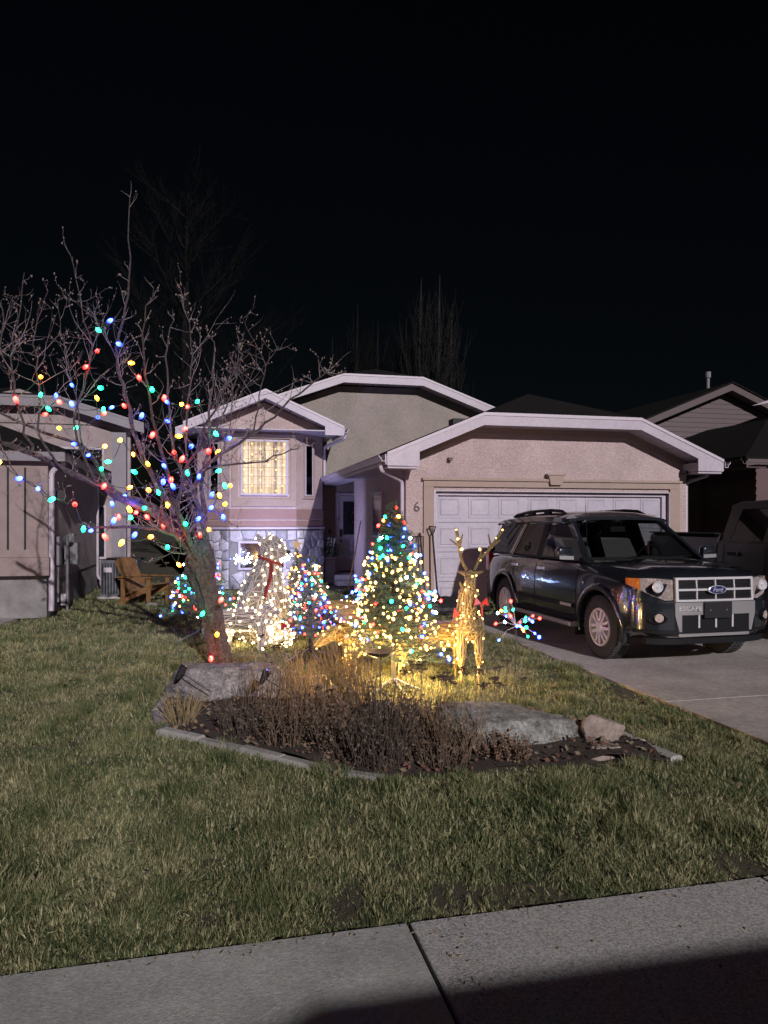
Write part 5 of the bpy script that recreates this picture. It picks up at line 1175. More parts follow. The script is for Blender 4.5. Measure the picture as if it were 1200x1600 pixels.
# ================================================================== LIT DECORATIONS
mini = {}
for k in LIT:
    me = MB().ball((0, 0, 0), 1.0, 8, 5, (1, 1, 1.25)).mesh('mini_' + k); me.materials.append(MATS['mini_' + k]); mini[k] = me
def minis(par, off, pts, cols, r0, rnd, name='bulb'):
    for i, p in enumerate(pts):
        b = link(name, mini[cols(i) if callable(cols) else cols], par); b.location = Vector(p) - Vector(off); s = r0 * rnd.uniform(.75, 1.3); b.scale = (s, s, s); b.rotation_euler = (rnd.uniform(-1, 1), rnd.uniform(-1, 1), 0)
def needle_tree(name, label, base, height, rad, seed, z0=.30, mat='needle', n_br=150, legs=4, density=1.0):
    """artificial tree: pole, four-foot stand, tiers of bristly boughs"""
    r = random.Random(seed); o = thing(name, label, 'christmas tree', base)
    MB().tube([(0, 0, .10), (0, 0, height * .97)], [.022, .012], 8).build('pole', 'garden_metal', o)
    for k in range(legs):
        a = k * 2 * math.pi / legs + .5; MB().tube([(0, 0, .16), (math.cos(a) * .12, math.sin(a) * .12, .09), (math.cos(a) * .30, math.sin(a) * .30, .012)], .011, 6).build('stand_leg', 'steel_grey', o)
    br = MB(); nd = MB(); tips = []
    for k in range(n_br):
        t = (k + .5) / n_br; t = t ** .85; z = z0 + (height - z0) * t; R_ = rad * (1 - t) ** .9 + .035
        a = k * 2.39996 + r.uniform(-.25, .25); L = R_ * r.uniform(.78, 1.08); up = .12 + .5 * t + r.uniform(-.08, .08)
        P = [Vector((0, 0, z)), Vector((math.cos(a) * L * .5, math.sin(a) * L * .5, z + L * up * .30)), Vector((math.cos(a) * L, math.sin(a) * L, z + L * up * .42 - .02))]
        segs = [P]
        for s in (-1, 1):
            if L > .10:
                for fr in (.45, .68):
                    q = P[0].lerp(P[2], fr) + Vector((0, 0, .01)); aa = a + s * r.uniform(.5, .85); l2 = L * r.uniform(.28, .42); segs.append([q, q + Vector((math.cos(aa) * l2 * .5, math.sin(aa) * l2 * .5, l2 * .16)), q + Vector((math.cos(aa) * l2, math.sin(aa) * l2, l2 * .25))])
        for S in segs:
            br.tube(S, [.005, .004, .002], 3, False); tips.append(S[2].copy()); tips.append(S[1].lerp(S[2], r.random()))
            LL = (S[2] - S[0]).length; n = int(LL * 430 * density)
            for _ in range(n):
                f_ = r.random(); p = S[0].lerp(S[1], f_ * 2) if f_ < .5 else S[1].lerp(S[2], f_ * 2 - 1)
                d = (S[2] - S[0]).normalized() * .5 + Vector((r.gauss(0, 1), r.gauss(0, 1), r.gauss(.1, 1))).normalized(); d = d.normalized() * r.uniform(.022, .042)
                w = d.orthogonal().normalized() * .0024; nd.add([p - w, p + w, p + d], [(0, 1, 2)])
    bo = br.build('boughs', 'leaf_dark', o); tag(nd.build('needles', mat, o), kind='stuff')
    return o, tips
def cord(par, off, pts, rad=.003, mat='wire_green', name='cord'):
    return MB().tube(pts, rad, 4, False).build(name, mat, par, off)

# ---- main tree
XB = Vector((.09, 6.87, 0)); rx = random.Random(5)
_, tips = needle_tree('artificial_tree', 'tall artificial christmas tree covered in warm white lights', XB, 1.80, .50, 8, z0=.30, n_br=210)
front = lambda t: True
low = [t for t in tips if t.z < 1.33]; top = [t for t in tips if t.z >= 1.30]
wl = thing('warm_string', 'warm white mini lights wound thickly round the tall artificial tree', 'light string', XB)
rx.shuffle(low); sel = []
for t in low:
    if len(sel) >= 280: break
    if all((t - q).length > .046 for q in sel): sel.append(t)
minis(wl, (0, 0, 0), [t * 1.0 + Vector((t.x, t.y, 0)).normalized() * .012 for t in sel], lambda i: 'W', .0115, rx)
order = sorted(sel, key=lambda t: (round(t.z / .1), math.atan2(t.y, t.x)))
cord(wl, (0, 0, 0), order, .0018)
cl = thing('coloured_string', 'red blue and green lights on the tall artificial tree, thickest near its tip', 'light string', XB)
rx.shuffle(top); sel2 = []
for t in top:
    if len(sel2) >= 30: break
    if all((t - q).length > .085 for q in sel2): sel2.append(t)
extra = []
for t in low:
    if len(extra) >= 48: break
    if all((t - q).length > .13 for q in extra) and all((t - q).length > .03 for q in sel): extra.append(t)
cc = 'BGRBGRBCOGB'
minis(cl, (0, 0, 0), [t + Vector((t.x, t.y, 0)).normalized() * .015 for t in sel2 + extra], lambda i: cc[(i * 7) % len(cc)], .013, rx)
cord(cl, (0, 0, 0), sorted(sel2 + extra, key=lambda t: (round(t.z / .16), math.atan2(t.y, t.x))), .0018)

# added point lamps strengthen the bulbs' glow on grass and needles
def glow(par, loc, e, col=(1.0, .62, .22)):
    l_ = bpy.data.lights.new('bulb_glow', 'POINT'); l_.energy = e; l_.color = col; l_.shadow_soft_size = .06; o_ = bpy.data.objects.new('bulb_glow', l_); COL.objects.link(o_); o_.parent = par; o_.location = loc
for k in range(5): glow(wl, (.40 * math.cos(k * 1.257 + .3), .40 * math.sin(k * 1.257 + .3), .27), 30.0)
for k in range(6): glow(wl, (.44 * math.cos(k * 1.047), .44 * math.sin(k * 1.047), .62 + .12 * (k % 2)), 3.2)
for k in range(4): glow(wl, (.30 * math.cos(k * 1.571 + .6), .30 * math.sin(k * 1.571 + .6), 1.05), 1.6)
# ---- two smaller trees with coloured lights
def small_tree(name, label, slabel, base, h, r, seed, nb, cols, mat='needle'):
    _, tp = needle_tree(name, label, base, h, r, seed, z0=.26, n_br=90, mat=mat); q = random.Random(seed); q.shuffle(tp); s = []
    for t in tp:
        if len(s) >= nb: break
        if all((t - w).length > .055 for w in s): s.append(t)
    L_ = thing('coloured_string', slabel, 'light string', base); minis(L_, (0, 0, 0), s, lambda i: cols[(i * 5) % len(cols)], .0135, q); cord(L_, (0, 0, 0), sorted(s, key=lambda t: (round(t.z / .12), math.atan2(t.y, t.x))), .0018)
small_tree('artificial_tree', 'small artificial tree with blue red and green lights beside the seated figure', 'coloured lights on the small tree beside the seated figure', Vector((-.86, 8.55, 0)), 1.22, .36, 14, 85, 'BGRCBRGBBWR')
small_tree('artificial_tree', 'small artificial tree half hidden behind the gnarled trunk', 'coloured lights on the small tree behind the trunk', Vector((-2.48, 10.0, 0)), 1.36, .56, 15, 130, 'BGRBGWBGCRB', 'needle_light')
small_tree('artificial_tree', 'slim orange lit tree with a star behind the small coloured tree', 'orange lights on the slim star topped tree', Vector((-1.25, 10.6, 0)), 1.22, .22, 16, 26, 'OROWO')
st = thing('tree_star', 'dull orange star on the slim tree behind the seated figure', 'star', (-1.25, 10.6, 1.22))
MB().prism([((.085 if k % 2 == 0 else .036) * math.sin(k * math.pi / 5), -.01, .06 + (.085 if k % 2 == 0 else .036) * math.cos(k * math.pi / 5)) for k in range(10)], (0, .02, 0)).build('star', 'frame_gold', st); MB().tube([(0, 0, -.06), (0, 0, .0)], .006, 5).build('clip', 'frame_gold', st)

# ---- wire figures: one continuous body each, wrapped in tinsel mesh, with a wire frame and bulbs
def figure(name, label, cat, loc, rz, chains, bulbs, nb, r0, skin, wire, seed, voxel=.028, extra=None, cols='W', ratio=.16, gap=.05):
    """chains = list of (points, radii); all fused into one surface"""
    o = thing(name, label, cat, loc, rz); rnd = random.Random(seed); mb = MB()
    for P, rad in chains:
        mb.tube(smooth_path(P, 3), [interp(list(zip([i * 3 for i in range(len(P))], rad)), k) for k in range((len(P) - 1) * 3 + 1)], 10)
        for p, rr_ in ((P[0], rad[0]), (P[-1], rad[-1])): mb.ball(p, rr_ * .98, 10, 6)
    bd = baked(mb, 'body', [('REMESH', {'mode': 'VOXEL', 'voxel_size': voxel}), ('SMOOTH', {'factor': .5, 'iterations': 3})], skin, o, sharp=80)
    fm = bd.data.copy(); t = fm
    wf = baked(fm, 'wire_frame', [('DECIMATE', {'ratio': ratio}), ('WIREFRAME', {'thickness': .011, 'offset': 1.0, 'use_replace': True})], wire, o)
    vs_ = [(v.co.copy(), v.normal.copy()) for v in bd.data.vertices]; rnd.shuffle(vs_); sel = []
    for p, n_ in vs_:
        if len(sel) >= nb: break
        if all((p - q[0]).length > gap for q in sel): sel.append((p, n_))
    minis(o, (0, 0, 0), [p + n_ * .012 for p, n_ in sel], (lambda i: cols[(i * 3) % len(cols)]), r0, rnd)
    return o, bd
def deer_chains(h, head, antlers=True, graze=False):
    """local: x forward; h = shoulder height; head = list of neck/head points"""
    ch = [([(-.30, 0, h * .98), (-.10, 0, h * .93), (.14, 0, h * .95), (.26, 0, h * 1.0)], [.115, .13, .135, .10])]
    ch.append((head, [.095, .068, .055, .062, .034] if len(head) == 5 else [.09, .065, .06, .035]))
    for x, s in ((.22, 1), (.22, -1), (-.30, 1), (-.30, -1)):
        k = -.05 if x < 0 else .02
        ch.append(([(x, s * .075, h * .92), (x + k, s * .085, h * .55), (x + k * .2, s * .085, h * .30), (x + .0, s * .09, .03)], [.062, .036, .025, .020]))
    return ch
# standing stag, seen head-on
def stag():
    h = .62; head = [(.22, 0, h * 1.0), (.32, 0, h * 1.28), (.36, 0, h * 1.60), (.40, 0, h * 1.78), (.56, 0, h * 1.66)]
    ch = deer_chains(h, head); ch[1] = (head, [.085, .058, .045, .055, .03])
    o, bd = figure('lit_reindeer', 'tall golden wire reindeer with antlers standing beside the tall tree', 'reindeer', (.86, 7.35, 0), R(-96), ch, None, 70, .0085, 'tinsel_gold', 'frame_gold', 41, cols='W', gap=.045)
    for s in (-1, 1):
        A_ = MB(); b0 = Vector((.38, s * .035, h * 1.86))
        pts = [b0, b0 + Vector((.0, s * .05, .10)), b0 + Vector((-.02, s * (.07 if s < 0 else .16), .22)), b0 + Vector((0, s * (.10 if s < 0 else .26), .38))]
        A_.tube(smooth_path(pts, 3), .016, 6)
        ant = A_.build('antler', 'tinsel_gold', o, sharp=60)
        for k, (i, d) in enumerate(((1, (.05, s * .02, .12)), (2, (.05, s * -.03, .12)), (2, (-.02, s * .09, .07)))):
            MB().tube([pts[i], pts[i] + Vector(d) * .6, pts[i] + Vector(d)], [.013, .010, .006], 5).build('tine', 'tinsel_gold', ant)
        minis(o, (0, 0, 0), [pts[1], pts[2], pts[3], pts[2].lerp(pts[3], .5), pts[1].lerp(pts[2], .5), pts[1] + Vector((.05, 0, .10))], 'W', .012, rx)
        MB().tube([(.37, s * .04, h * 1.80), (.35, s * .12, h * 1.84)], [.03, .008], 6).build('ear', 'tinsel_gold', o, sharp=60)
    bw = MB(); c = Vector((.40, .10, h * 1.36))
    for s in (-1, 1): bw.prism([c, c + Vector((.0, s * .05, .06)), c + Vector((.02, s * .07, -.02))], (.02, 0, 0))
    bw.tube([c, c + Vector((.01, .01, -.12))], .01, 4); tag(bw.build('bow', 'bow', o), kind='stuff')
    wr_ = MB()
    for k in range(90):
        a = rx.uniform(0, 6.28); p = Vector((.36 + rx.gauss(0, .02), .16 + .06 * math.cos(a), h * 1.30 + .06 * math.sin(a))); d = Vector((rx.gauss(0, 1), rx.gauss(0, 1), rx.gauss(0, 1))).normalized() * .035; w = d.orthogonal().normalized() * .005; wr_.add([p - w, p + w, p + d], [(0, 1, 2)])
    wr_.build('sprig', 'needle_light', o)
stag()
glow(bpy.data.objects['lit_reindeer'], (.1, 0, .16), 9.0)
# doe behind, facing away to the right of the tree
def doe():
    h = .46; head = [(.20, 0, h * 1.0), (.26, 0, h * 1.35), (.28, 0, h * 1.75), (.30, 0, h * 1.95), (.42, 0, h * 1.88)]
    o, bd = figure('lit_doe', 'small golden wire doe with red bow between the tree and the tall reindeer', 'reindeer', (.57, 7.75, 0), R(-25), deer_chains(h, head), None, 60, .0095, 'tinsel_gold', 'frame_gold', 42, cols='W', gap=.05)
    for s in (-1, 1): MB().tube([(.29, s * .03, h * 1.98), (.27, s * .09, h * 2.16)], [.032, .008], 6).build('ear', 'tinsel_gold', o, sharp=60)
    bw = MB(); c = Vector((.28, -.07, h * 1.42))
    for s in (-1, 1): bw.prism([c, c + Vector((s * .07, 0, .07)), c + Vector((s * .08, -.01, -.03))], (0, -.02, 0))
    bw.prism([c, c + Vector((-.03, 0, -.16)), c + Vector((.03, 0, -.16))], (0, -.012, 0)); tag(bw.build('bow', 'bow', o), kind='stuff')
doe()
# grazing deer at the other side of the tree
def grazer():
    h = .50; head = [(.22, 0, h * .98), (.34, 0, h * 1.02), (.44, 0, h * .92), (.55, 0, h * .78)]
    o, bd = figure('lit_fawn', 'golden wire deer lowering its head past the edge of the tall tree', 'reindeer', (-.16, 7.45, 0), R(196), deer_chains(h, head), None, 70, .0095, 'tinsel_gold', 'frame_gold', 43, cols='W', gap=.046)
    MB().ball((.57, 0, h * .75), .032, 8, 5, (1.5, .9, .8)).build('muzzle', 'black_plastic', o, sharp=60)
    for s in (-1, 1): MB().tube([(.40, s * .04, h * 1.0), (.37, s * .10, h * 1.1)], [.03, .008], 6).build('ear', 'tinsel_gold', o, sharp=60)
grazer()
glow(bpy.data.objects['lit_fawn'], (0, 0, .14), 12.0)
# resting deer further back with pink and blue lights
def rester():
    ch = [([(-.28, 0, .22), (0, 0, .24), (.24, 0, .28)], [.15, .17, .13]), ([(.22, 0, .30), (.30, 0, .52), (.33, 0, .75), (.36, 0, .92)], [.10, .075, .06, .055]), ([(.20, .12, .08), (.45, .14, .06)], [.05, .035]), ([(-.25, .16, .10), (.0, .20, .06)], [.08, .04]), ([(.20, -.12, .08), (.45, -.14, .06)], [.05, .035])]
    figure('resting_deer', 'resting wire deer with raised neck and pink and blue lights before the step', 'reindeer', (-.68, 11.2, .0), R(200), ch, None, 85, .012, 'tinsel_gold', 'frame_gold', 44, cols='WPWBWOWPWR', gap=.05)
rester()
# big seated figure with the red scarf, facing right
def seated():
    ch = [([(-.10, 0, .30), (-.06, 0, .62), (.02, 0, .95), (.06, 0, 1.12)], [.34, .32, .20, .13]),
          ([(.06, 0, 1.10), (.09, 0, 1.26)], [.13, .165]), ([(.12, 0, 1.27), (.27, 0, 1.20)], [.12, .07]),
          ([(-.02, .16, 1.39), (-.03, .19, 1.44)], [.05, .025]), ([(-.02, -.16, 1.39), (-.03, -.19, 1.44)], [.05, .025]),
          ([(.12, .17, .62), (.24, .17, .34), (.26, .17, .06)], [.11, .085, .075]), ([(.12, -.17, .62), (.24, -.17, .34), (.26, -.17, .06)], [.11, .085, .075]),
          ([(-.22, .24, .22), (.02, .28, .10), (.14, .28, .06)], [.18, .11, .07]), ([(-.22, -.24, .22), (.02, -.28, .10), (.14, -.28, .06)], [.18, .11, .07]), ([(-.38, 0, .18), (-.52, -.02, .16)], [.08, .06])]
    o, bd = figure('seated_bear', 'large white lit bear figure seated on the lawn wearing a red scarf', 'bear figure', (-1.60, 10.0, 0), R(-22), ch, None, 190, .0105, 'tinsel_white', 'wire_white', 45, voxel=.035, cols='K', ratio=.22, gap=.075)
    sc_ = MB(); ring = [(.06 + .155 * math.cos(a), .155 * math.sin(a), 1.09 - .05 * math.cos(a) - .03 * math.sin(a)) for a in [2 * math.pi * k / 20 for k in range(21)]]
    sc_.tube(ring, .02, 7); s2 = sc_.build('scarf', 'scarf', o, sharp=60)
    tl = MB(); pth = smooth_path([(.17, -.16, 1.10), (.21, -.22, .92), (.20, -.30, .76), (.19, -.34, .62)], 4)
    for i, p in enumerate(pth): tl.v += [(p.x - .02, p.y - .01, p.z), (p.x + .02, p.y - .015, p.z), (p.x + .02, p.y + .01, p.z), (p.x - .02, p.y + .012, p.z)]
    for i in range(len(pth) - 1):
        for k in range(4): tl.f.append((i * 4 + k, i * 4 + (k + 1) % 4, i * 4 + 4 + (k + 1) % 4, i * 4 + 4 + k))
    tl.f += [(3, 2, 1, 0), tuple(range(len(pth) * 4 - 4, len(pth) * 4))]; tl.build('scarf_tail', 'scarf', s2)
    MB().ball((.345, 0, 1.20), .028, 8, 5).build('nose', 'black_plastic', o, sharp=60)
seated()
glow(bpy.data.objects['seated_bear'], (.62, -.30, .30), 14.0, (1.0, .72, .36))
def pup():
    ch = [([(-.34, 0, .36), (-.1, 0, .38), (.18, 0, .38)], [.13, .14, .13]), ([(.18, 0, .42), (.28, 0, .50), (.36, 0, .48)], [.10, .10, .06])] + [([(x, s * .08, .34), (x + .02, s * .09, .18), (x, s * .09, .03)], [.07, .05, .04]) for x in (-.30, .2) for s in (-1, 1)]
    figure('standing_pup', 'low white lit dog figure standing between the trunk and the seated bear', 'dog figure', (-1.72, 9.25, 0), R(-8), ch, None, 75, .011, 'tinsel_white', 'wire_white', 46, voxel=.03, cols='K', gap=.062, ratio=.2)
pup()
glow(bpy.data.objects['standing_pup'], (-.05, 0, .16), 12.0, (1.0, .72, .36))
gb = thing('lit_ball', 'round bright white light ball with a red bow at the foot of the seated bear', 'light ball', (-1.30, 9.35, 0))
q = MB().ball((0, 0, .17), .16, 14, 9); baked(q, 'wire_frame', [('WIREFRAME', {'thickness': .008, 'use_replace': True})], 'wire_white', gb)
rb2 = random.Random(8); pts = []
while len(pts) < 55:
    d = Vector((rb2.gauss(0, 1), rb2.gauss(0, 1), rb2.gauss(0, 1))).normalized() * .165 + Vector((0, 0, .175))
    if all((d - p).length > .04 for p in pts): pts.append(d)
minis(gb, (0, 0, 0), pts, 'K', .011, rb2)
bw = MB(); c = Vector((.10, -.12, .30))
for s in (-1, 1): bw.prism([c, c + Vector((s * .09, 0, .06)), c + Vector((s * .09, -.01, -.05))], (0, -.025, 0))
tag(bw.build('bow', 'bow', gb), kind='stuff')
# glittering bush of white lights beside the bear
bsh = thing('twig_bush', 'leafless twig bush full of white lights just right of the seated bear', 'lit bush', (-1.28, 10.25, 0)); tw = MB(); pts = []
for k in range(46):
    a = rb2.uniform(0, 6.28); e = rb2.uniform(.9, 1.45); L_ = rb2.uniform(.5, 1.05); P = [Vector((rb2.gauss(0, .04), rb2.gauss(0, .04), 0))]; d = Vector((math.cos(a) * math.cos(e), math.sin(a) * math.cos(e), math.sin(e)))
    for i in range(4): d = (d + Vector((rb2.gauss(0, .12), rb2.gauss(0, .12), 0))).normalized(); P.append(P[-1] + d * L_ / 4)
    tw.tube(P, [.006, .005, .004, .003, .002], 4, False); pts += [P[2], P[3].lerp(P[4], .4), P[4]]
tw.build('twigs', 'wire_white', bsh); minis(bsh, (0, 0, 0), pts[:80], 'K', .010, rb2)

# ---- spray lights on stakes
def spray(label, base, h, rad, cols, n, seed, r0=.015, up=.3, mat='garden_metal'):
    q = random.Random(seed); o = thing('stake_light', label, 'stake light', base); MB().tube([(0, 0, -.05), (.01, 0, h)], [.006, .005], 6).build('stake', mat, o); pts = []
    for k in range(n):
        a = k * 2.4; e = q.uniform(-.8, 1.25); d = Vector((math.cos(a) * math.cos(e), math.sin(a) * math.cos(e), math.sin(e) + up)).normalized() * rad * q.uniform(.6, 1.1); o0 = Vector((.01, 0, h))
        P = [o0, o0 + d * .5 + Vector((0, 0, .03)), o0 + d]; MB().tube(P, .0025, 4, False).build('wire', 'wire_white', o); pts += [P[2], o0 + d * .55 + Vector((0, 0, .028))] if k % 2 == 0 else [P[2]]
    minis(o, (0, 0, 0), pts, lambda i: cols[i % len(cols)], r0, q); return o
spray('starburst stake light with red blue and green bulbs beside the drive', (1.40, 7.85, 0), .50, .30, 'RBGOBGRCBRG', 18, 61, .0135, .1)
spray('starburst stake light glowing between the tall tree and the doe', (.44, 7.9, 0), .72, .20, 'GBRBRCGB', 13, 62, .0155)
spray('starburst stake light with pink and blue bulbs behind the tall tree', (-.33, 9.6, 0), .70, .20, 'BRBRGCB', 12, 63, .0155)
icy = spray('icy white fan of stake lights before the basement window', (-3.05, 15.9, 0), .62, .34, 'CCCBC', 26, 64, .0095, 1.0)
il = bpy.data.lights.new('icy_glow', 'SPOT'); il.spot_size = R(125); il.spot_blend = .5; il.energy = 150; il.color = (.50, .50, 1.0); il.shadow_soft_size = .06; ilo = bpy.data.objects.new('icy_glow', il); COL.objects.link(ilo); ilo.parent = icy; ilo.location = (.01, -.05, .86); ilo.rotation_euler = Vector((.15, -1, -.45)).to_track_quat('Z', 'Y').to_euler()
spray('small icy white stake light at the bear\'s shoulder', (-2.2, 15.9, 0), .68, .28, 'CCBC', 20, 65, .009, .9); il2 = ilo.copy(); COL.objects.link(il2); il2.parent = bpy.data.objects['stake_light.004']; il2.location = (.01, -.05, .95); il2.rotation_euler = Vector((-.45, -1, -.25)).to_track_quat('Z', 'Y').to_euler()
# power cords
for i, pts in enumerate(([(-.95, 8.3, .02), (-.7, 7.9, .04), (-.65, 7.5, .015), (-.9, 7.2, .02), (-1.1, 7.05, .05)], [(-.6, 8.4, .02), (-.72, 8.0, .10), (-.80, 7.7, .015), (-.55, 7.2, .01), (-.1, 7.0, .015), (.09, 6.95, .02)])):
    e = thing('extension_cord', ('pale extension cord looping over the grass by the small tree', 'pale extension cord running to the stand of the tall tree')[i], 'cord', pts[0]); cord(e, pts[0], smooth_path(pts, 5), .006, 'stem_tan')
po = thing('leaning_rods', 'pair of thin dark rods leaning at the small coloured tree', 'rods', (-1.12, 8.1, 0))
for d in (0, .05): MB().tube([(d, 0, .01), (.42 + d, .45, .30)], .008, 5).build('rod', 'garden_metal', po)

# added point lamps deepen the bulbs' coloured spill on limbs and trunk
for (px, py, Y, c, e) in ((255, 818, 7.95, 'R', 1.6), (285, 835, 8.0, 'R', 1.2), (262, 850, 7.9, 'G', 1.6), (180, 800, 7.9, 'B', 3.5), (255, 745, 7.9, 'B', 3.5), (312, 850, 7.95, 'G', 1.4), (325, 700, 8.0, 'B', 3.0), (222, 650, 8.0, 'B', 3.5), (180, 545, 8.2, 'B', 3.0), (300, 920, 7.9, 'G', 1.2), (330, 1030, 7.98, 'R', 1.5), (340, 990, 7.95, 'O', .8), (207, 785, 8.0, 'B', 3.0), (330, 800, 7.95, 'B', 3.0), (150, 612, 8.0, 'G', 1.2), (137, 575, 8.0, 'R', 1.2)):
    glow(strings[0 if py < 690 else 1], at(px, py, Y) - BO, e * 1.2, LIT[c])
# ================================================================== BED, ROCKS, PLANTS, CHAIR
def boulder(label, loc, size, rz, seed, mat, cuts=9, tilt=(0, 0)):
    """blocky, split-faced rock: a ball sliced flat by random planes, then roughened"""
    r = random.Random(seed); bm = bmesh.new(); bmesh.ops.create_icosphere(bm, subdivisions=5, radius=1.0)
    pl = []
    for k in range(cuts):
        n_ = Vector((r.gauss(0, 1), r.gauss(0, 1), r.gauss(0, .8))).normalized(); pl.append((n_, r.uniform(.52, .78)))
    pl.append((Vector((.1, .05, 1)).normalized(), .55)); pl.append((Vector((.1, -1, .25)).normalized(), .55))
    import mathutils.noise as mn
    for v in bm.verts:
        for n_, d in pl:
            q = v.co.dot(n_)
            if q > d: v.co -= n_ * (q - d) * .96
        p = v.co * 2.2 + Vector((seed, 0, 0)); v.co += v.co.normalized() * (.05 * mn.noise(p) + .035 * mn.noise(p * 3.1) + .02 * mn.noise(p * 7.5) + .012 * mn.noise(p * 16))
        v.co = Vector((v.co.x * size[0], v.co.y * size[1], v.co.z * size[2]))
    me = bpy.data.meshes.new('boulder'); bm.to_mesh(me); bm.free(); me.materials.append(MATS[mat]); me.polygons.foreach_set('use_smooth', [True] * len(me.polygons)); me.set_sharp_from_angle(angle=R(38))
    o = link('boulder', me); o.location = loc; o.rotation_euler = (tilt[0], tilt[1], rz); return tag(o, label, 'boulder')
boulder('big pinkish split boulder at the foot of the gnarled tree', (-1.30, 6.70, .10), (.66, .42, .36), .12, 3, 'boulder', 10)
boulder('broad grey green boulder lying at the front of the bed', (.94, 5.40, .05), (.80, .42, .30), .08, 5, 'boulder_grey', 11, (0, R(3)))
boulder('small tan block beside the broad grey boulder', (1.62, 5.40, .08), (.20, .15, .15), .5, 7, 'boulder_tan', 8, (R(10), R(14)))
boulder('smallest flat tan rock below the tan block', (1.50, 5.08, .03), (.15, .11, .07), .1, 9, 'boulder_tan', 8)
boulder('pale rock half buried among the dry stems near the tall tree', (-.02, 5.75, .12), (.20, .15, .16), .9, 12, 'boulder_tan', 8)
boulder('rounded grey rock behind the dry stems', (-.62, 6.75, .10), (.22, .18, .16), .3, 15, 'boulder', 8)
boulder('low rock under the wooden chair edge', (-4.35, 13.9, .02), (.22, .16, .10), .3, 17, 'boulder', 8)
rp = random.Random(21)
def leaf_quad(mb, p, d, w):
    d = Vector(d); s = d.orthogonal().normalized() * w; s.rotate(Matrix.Rotation(rp.uniform(0, 6.28), 3, d.normalized())); m = p + d * .5
    mb.add([p, m + s, p + d, m - s], [(0, 1, 2, 3)])
def shrub(name, label, base, h, spread, n, leafmat, stemmat, leaf=(.013, .034), per=10, erect=.8, cat='shrub', tilt=0.0):
    o = thing(name, label, cat, base); st_ = MB(); lf = MB()
    for k in range(n):
        a = rp.uniform(0, 6.28); r0 = spread * math.sqrt(rp.random()); p = Vector((r0 * .55 * math.cos(a), r0 * .55 * math.sin(a), -.02)); d = Vector((math.cos(a) * (1 - erect) * 1.6 * r0 / spread, math.sin(a) * (1 - erect) * 1.6 * r0 / spread, 1)) + Vector((rp.gauss(0, .12), rp.gauss(0, .12), 0)); L_ = h * rp.uniform(.6, 1.08); P = [p]
        for i in range(4): d = (d + Vector((rp.gauss(0, .10), rp.gauss(0, .10), rp.gauss(0, .05)))).normalized(); P.append(P[-1] + d * L_ / 4)
        st_.tube(P, [.0035, .003, .0028, .0022, .0015], 3, False)
        for _ in range(per):
            f_ = rp.uniform(.12, 1.0) * 4; i = min(3, int(f_)); q = P[i].lerp(P[i + 1], f_ - i); e = Vector((rp.gauss(0, 1), rp.gauss(0, 1), rp.gauss(.1, .8))).normalized() * rp.uniform(*leaf); leaf_quad(lf, q, e, e.length * .28)
    tag(st_.build('stems', stemmat, o), kind='stuff')
    if lf.v: tag(lf.build('leaves', leafmat, o), kind='stuff')
    return o
G = lambda x, y: (x, y, bed_z(x, y) - .01)
shrub('dry_shrub', 'dark dried shrub mound in front of the pinkish boulder', G(-1.02, 5.52), .27, .34, 100, 'leaf_dark', 'leaf_dark', per=8)
shrub('dry_shrub', 'dark brown withered shrub just behind the edging, left of the leafy brown one', G(-.68, 5.28), .27, .32, 100, 'leaf_dark', 'leaf_brown', per=8)
shrub('dry_shrub', 'withered shrub with reddish brown leaves in the middle of the bed', G(-.46, 5.65), .31, .30, 95, 'leaf_brown', 'leaf_brown', (.03, .055), 8)
shrub('dry_shrub', 'dense dark stalky shrub at the lowest front point of the bed', G(-.05, 4.88), .34, .36, 130, 'leaf_dark', 'leaf_dark', per=8)
shrub('dry_shrub', 'dark dried shrub spreading right of the front point of the bed', G(.36, 4.86), .32, .34, 120, 'leaf_dark', 'leaf_brown', per=8)
shrub('dry_shrub', 'taller dusky shrub under the dark dish', G(.0, 5.55), .42, .28, 90, 'leaf_dark', 'leaf_dark', per=8)
shrub('dry_shrub', 'grey brown shrub between the pale rock and the broad boulder', G(.34, 5.45), .30, .26, 110, 'leaf_brown', 'leaf_dark', per=11)
shrub('dry_shrub', 'low brown shrub hugging the foot of the broad boulder', G(.80, 4.93), .16, .30, 90, 'leaf_brown', 'leaf_brown', per=8)
shrub('dry_shrub', 'sparse reddish shrub creeping over the pinkish boulder', G(-1.55, 7.2), .44, .36, 60, 'litter_red', 'leaf_brown', per=10)
shrub('dry_shrub', 'brown withered shrub between the two front mounds', G(-.32, 5.06), .30, .30, 95, 'leaf_brown', 'leaf_dark', per=8)
shrub('reed_stems', 'upright bare tan stems standing behind the dark shrubs', G(-.32, 6.2), .60, .42, 230, 'leaf_brown', 'stem_tan', (.008, .018), 2, .95, 'dry plant')
shrub('reed_stems', 'upright tan stems in front of the pinkish boulder\'s end', G(-.70, 6.35), .46, .30, 110, 'leaf_brown', 'stem_tan', (.008, .018), 2, .95, 'dry plant')
shrub('reed_stems', 'thin brown stems rising over the pinkish boulder', G(-1.0, 6.0), .45, .30, 45, 'leaf_brown', 'leaf_brown', (.01, .02), 3, .93, 'dry plant')
shrub('grass_tuft', 'pale straw grass tuft at the edging corner', G(-1.62, 5.85), .30, .16, 90, 'straw', 'straw', (.01, .02), 0, .6, 'dry grass')
shrub('grass_tuft', 'small straw tuft against the broad boulder', G(.50, 5.0), .22, .14, 50, 'straw', 'straw', (.01, .02), 0, .6, 'dry grass')
shrub('reed_stems', 'thin dark stalks rising from the front point of the bed', G(-.02, 4.9), .50, .40, 70, 'leaf_dark', 'leaf_dark', (.01, .02), 4, .92, 'dry plant')
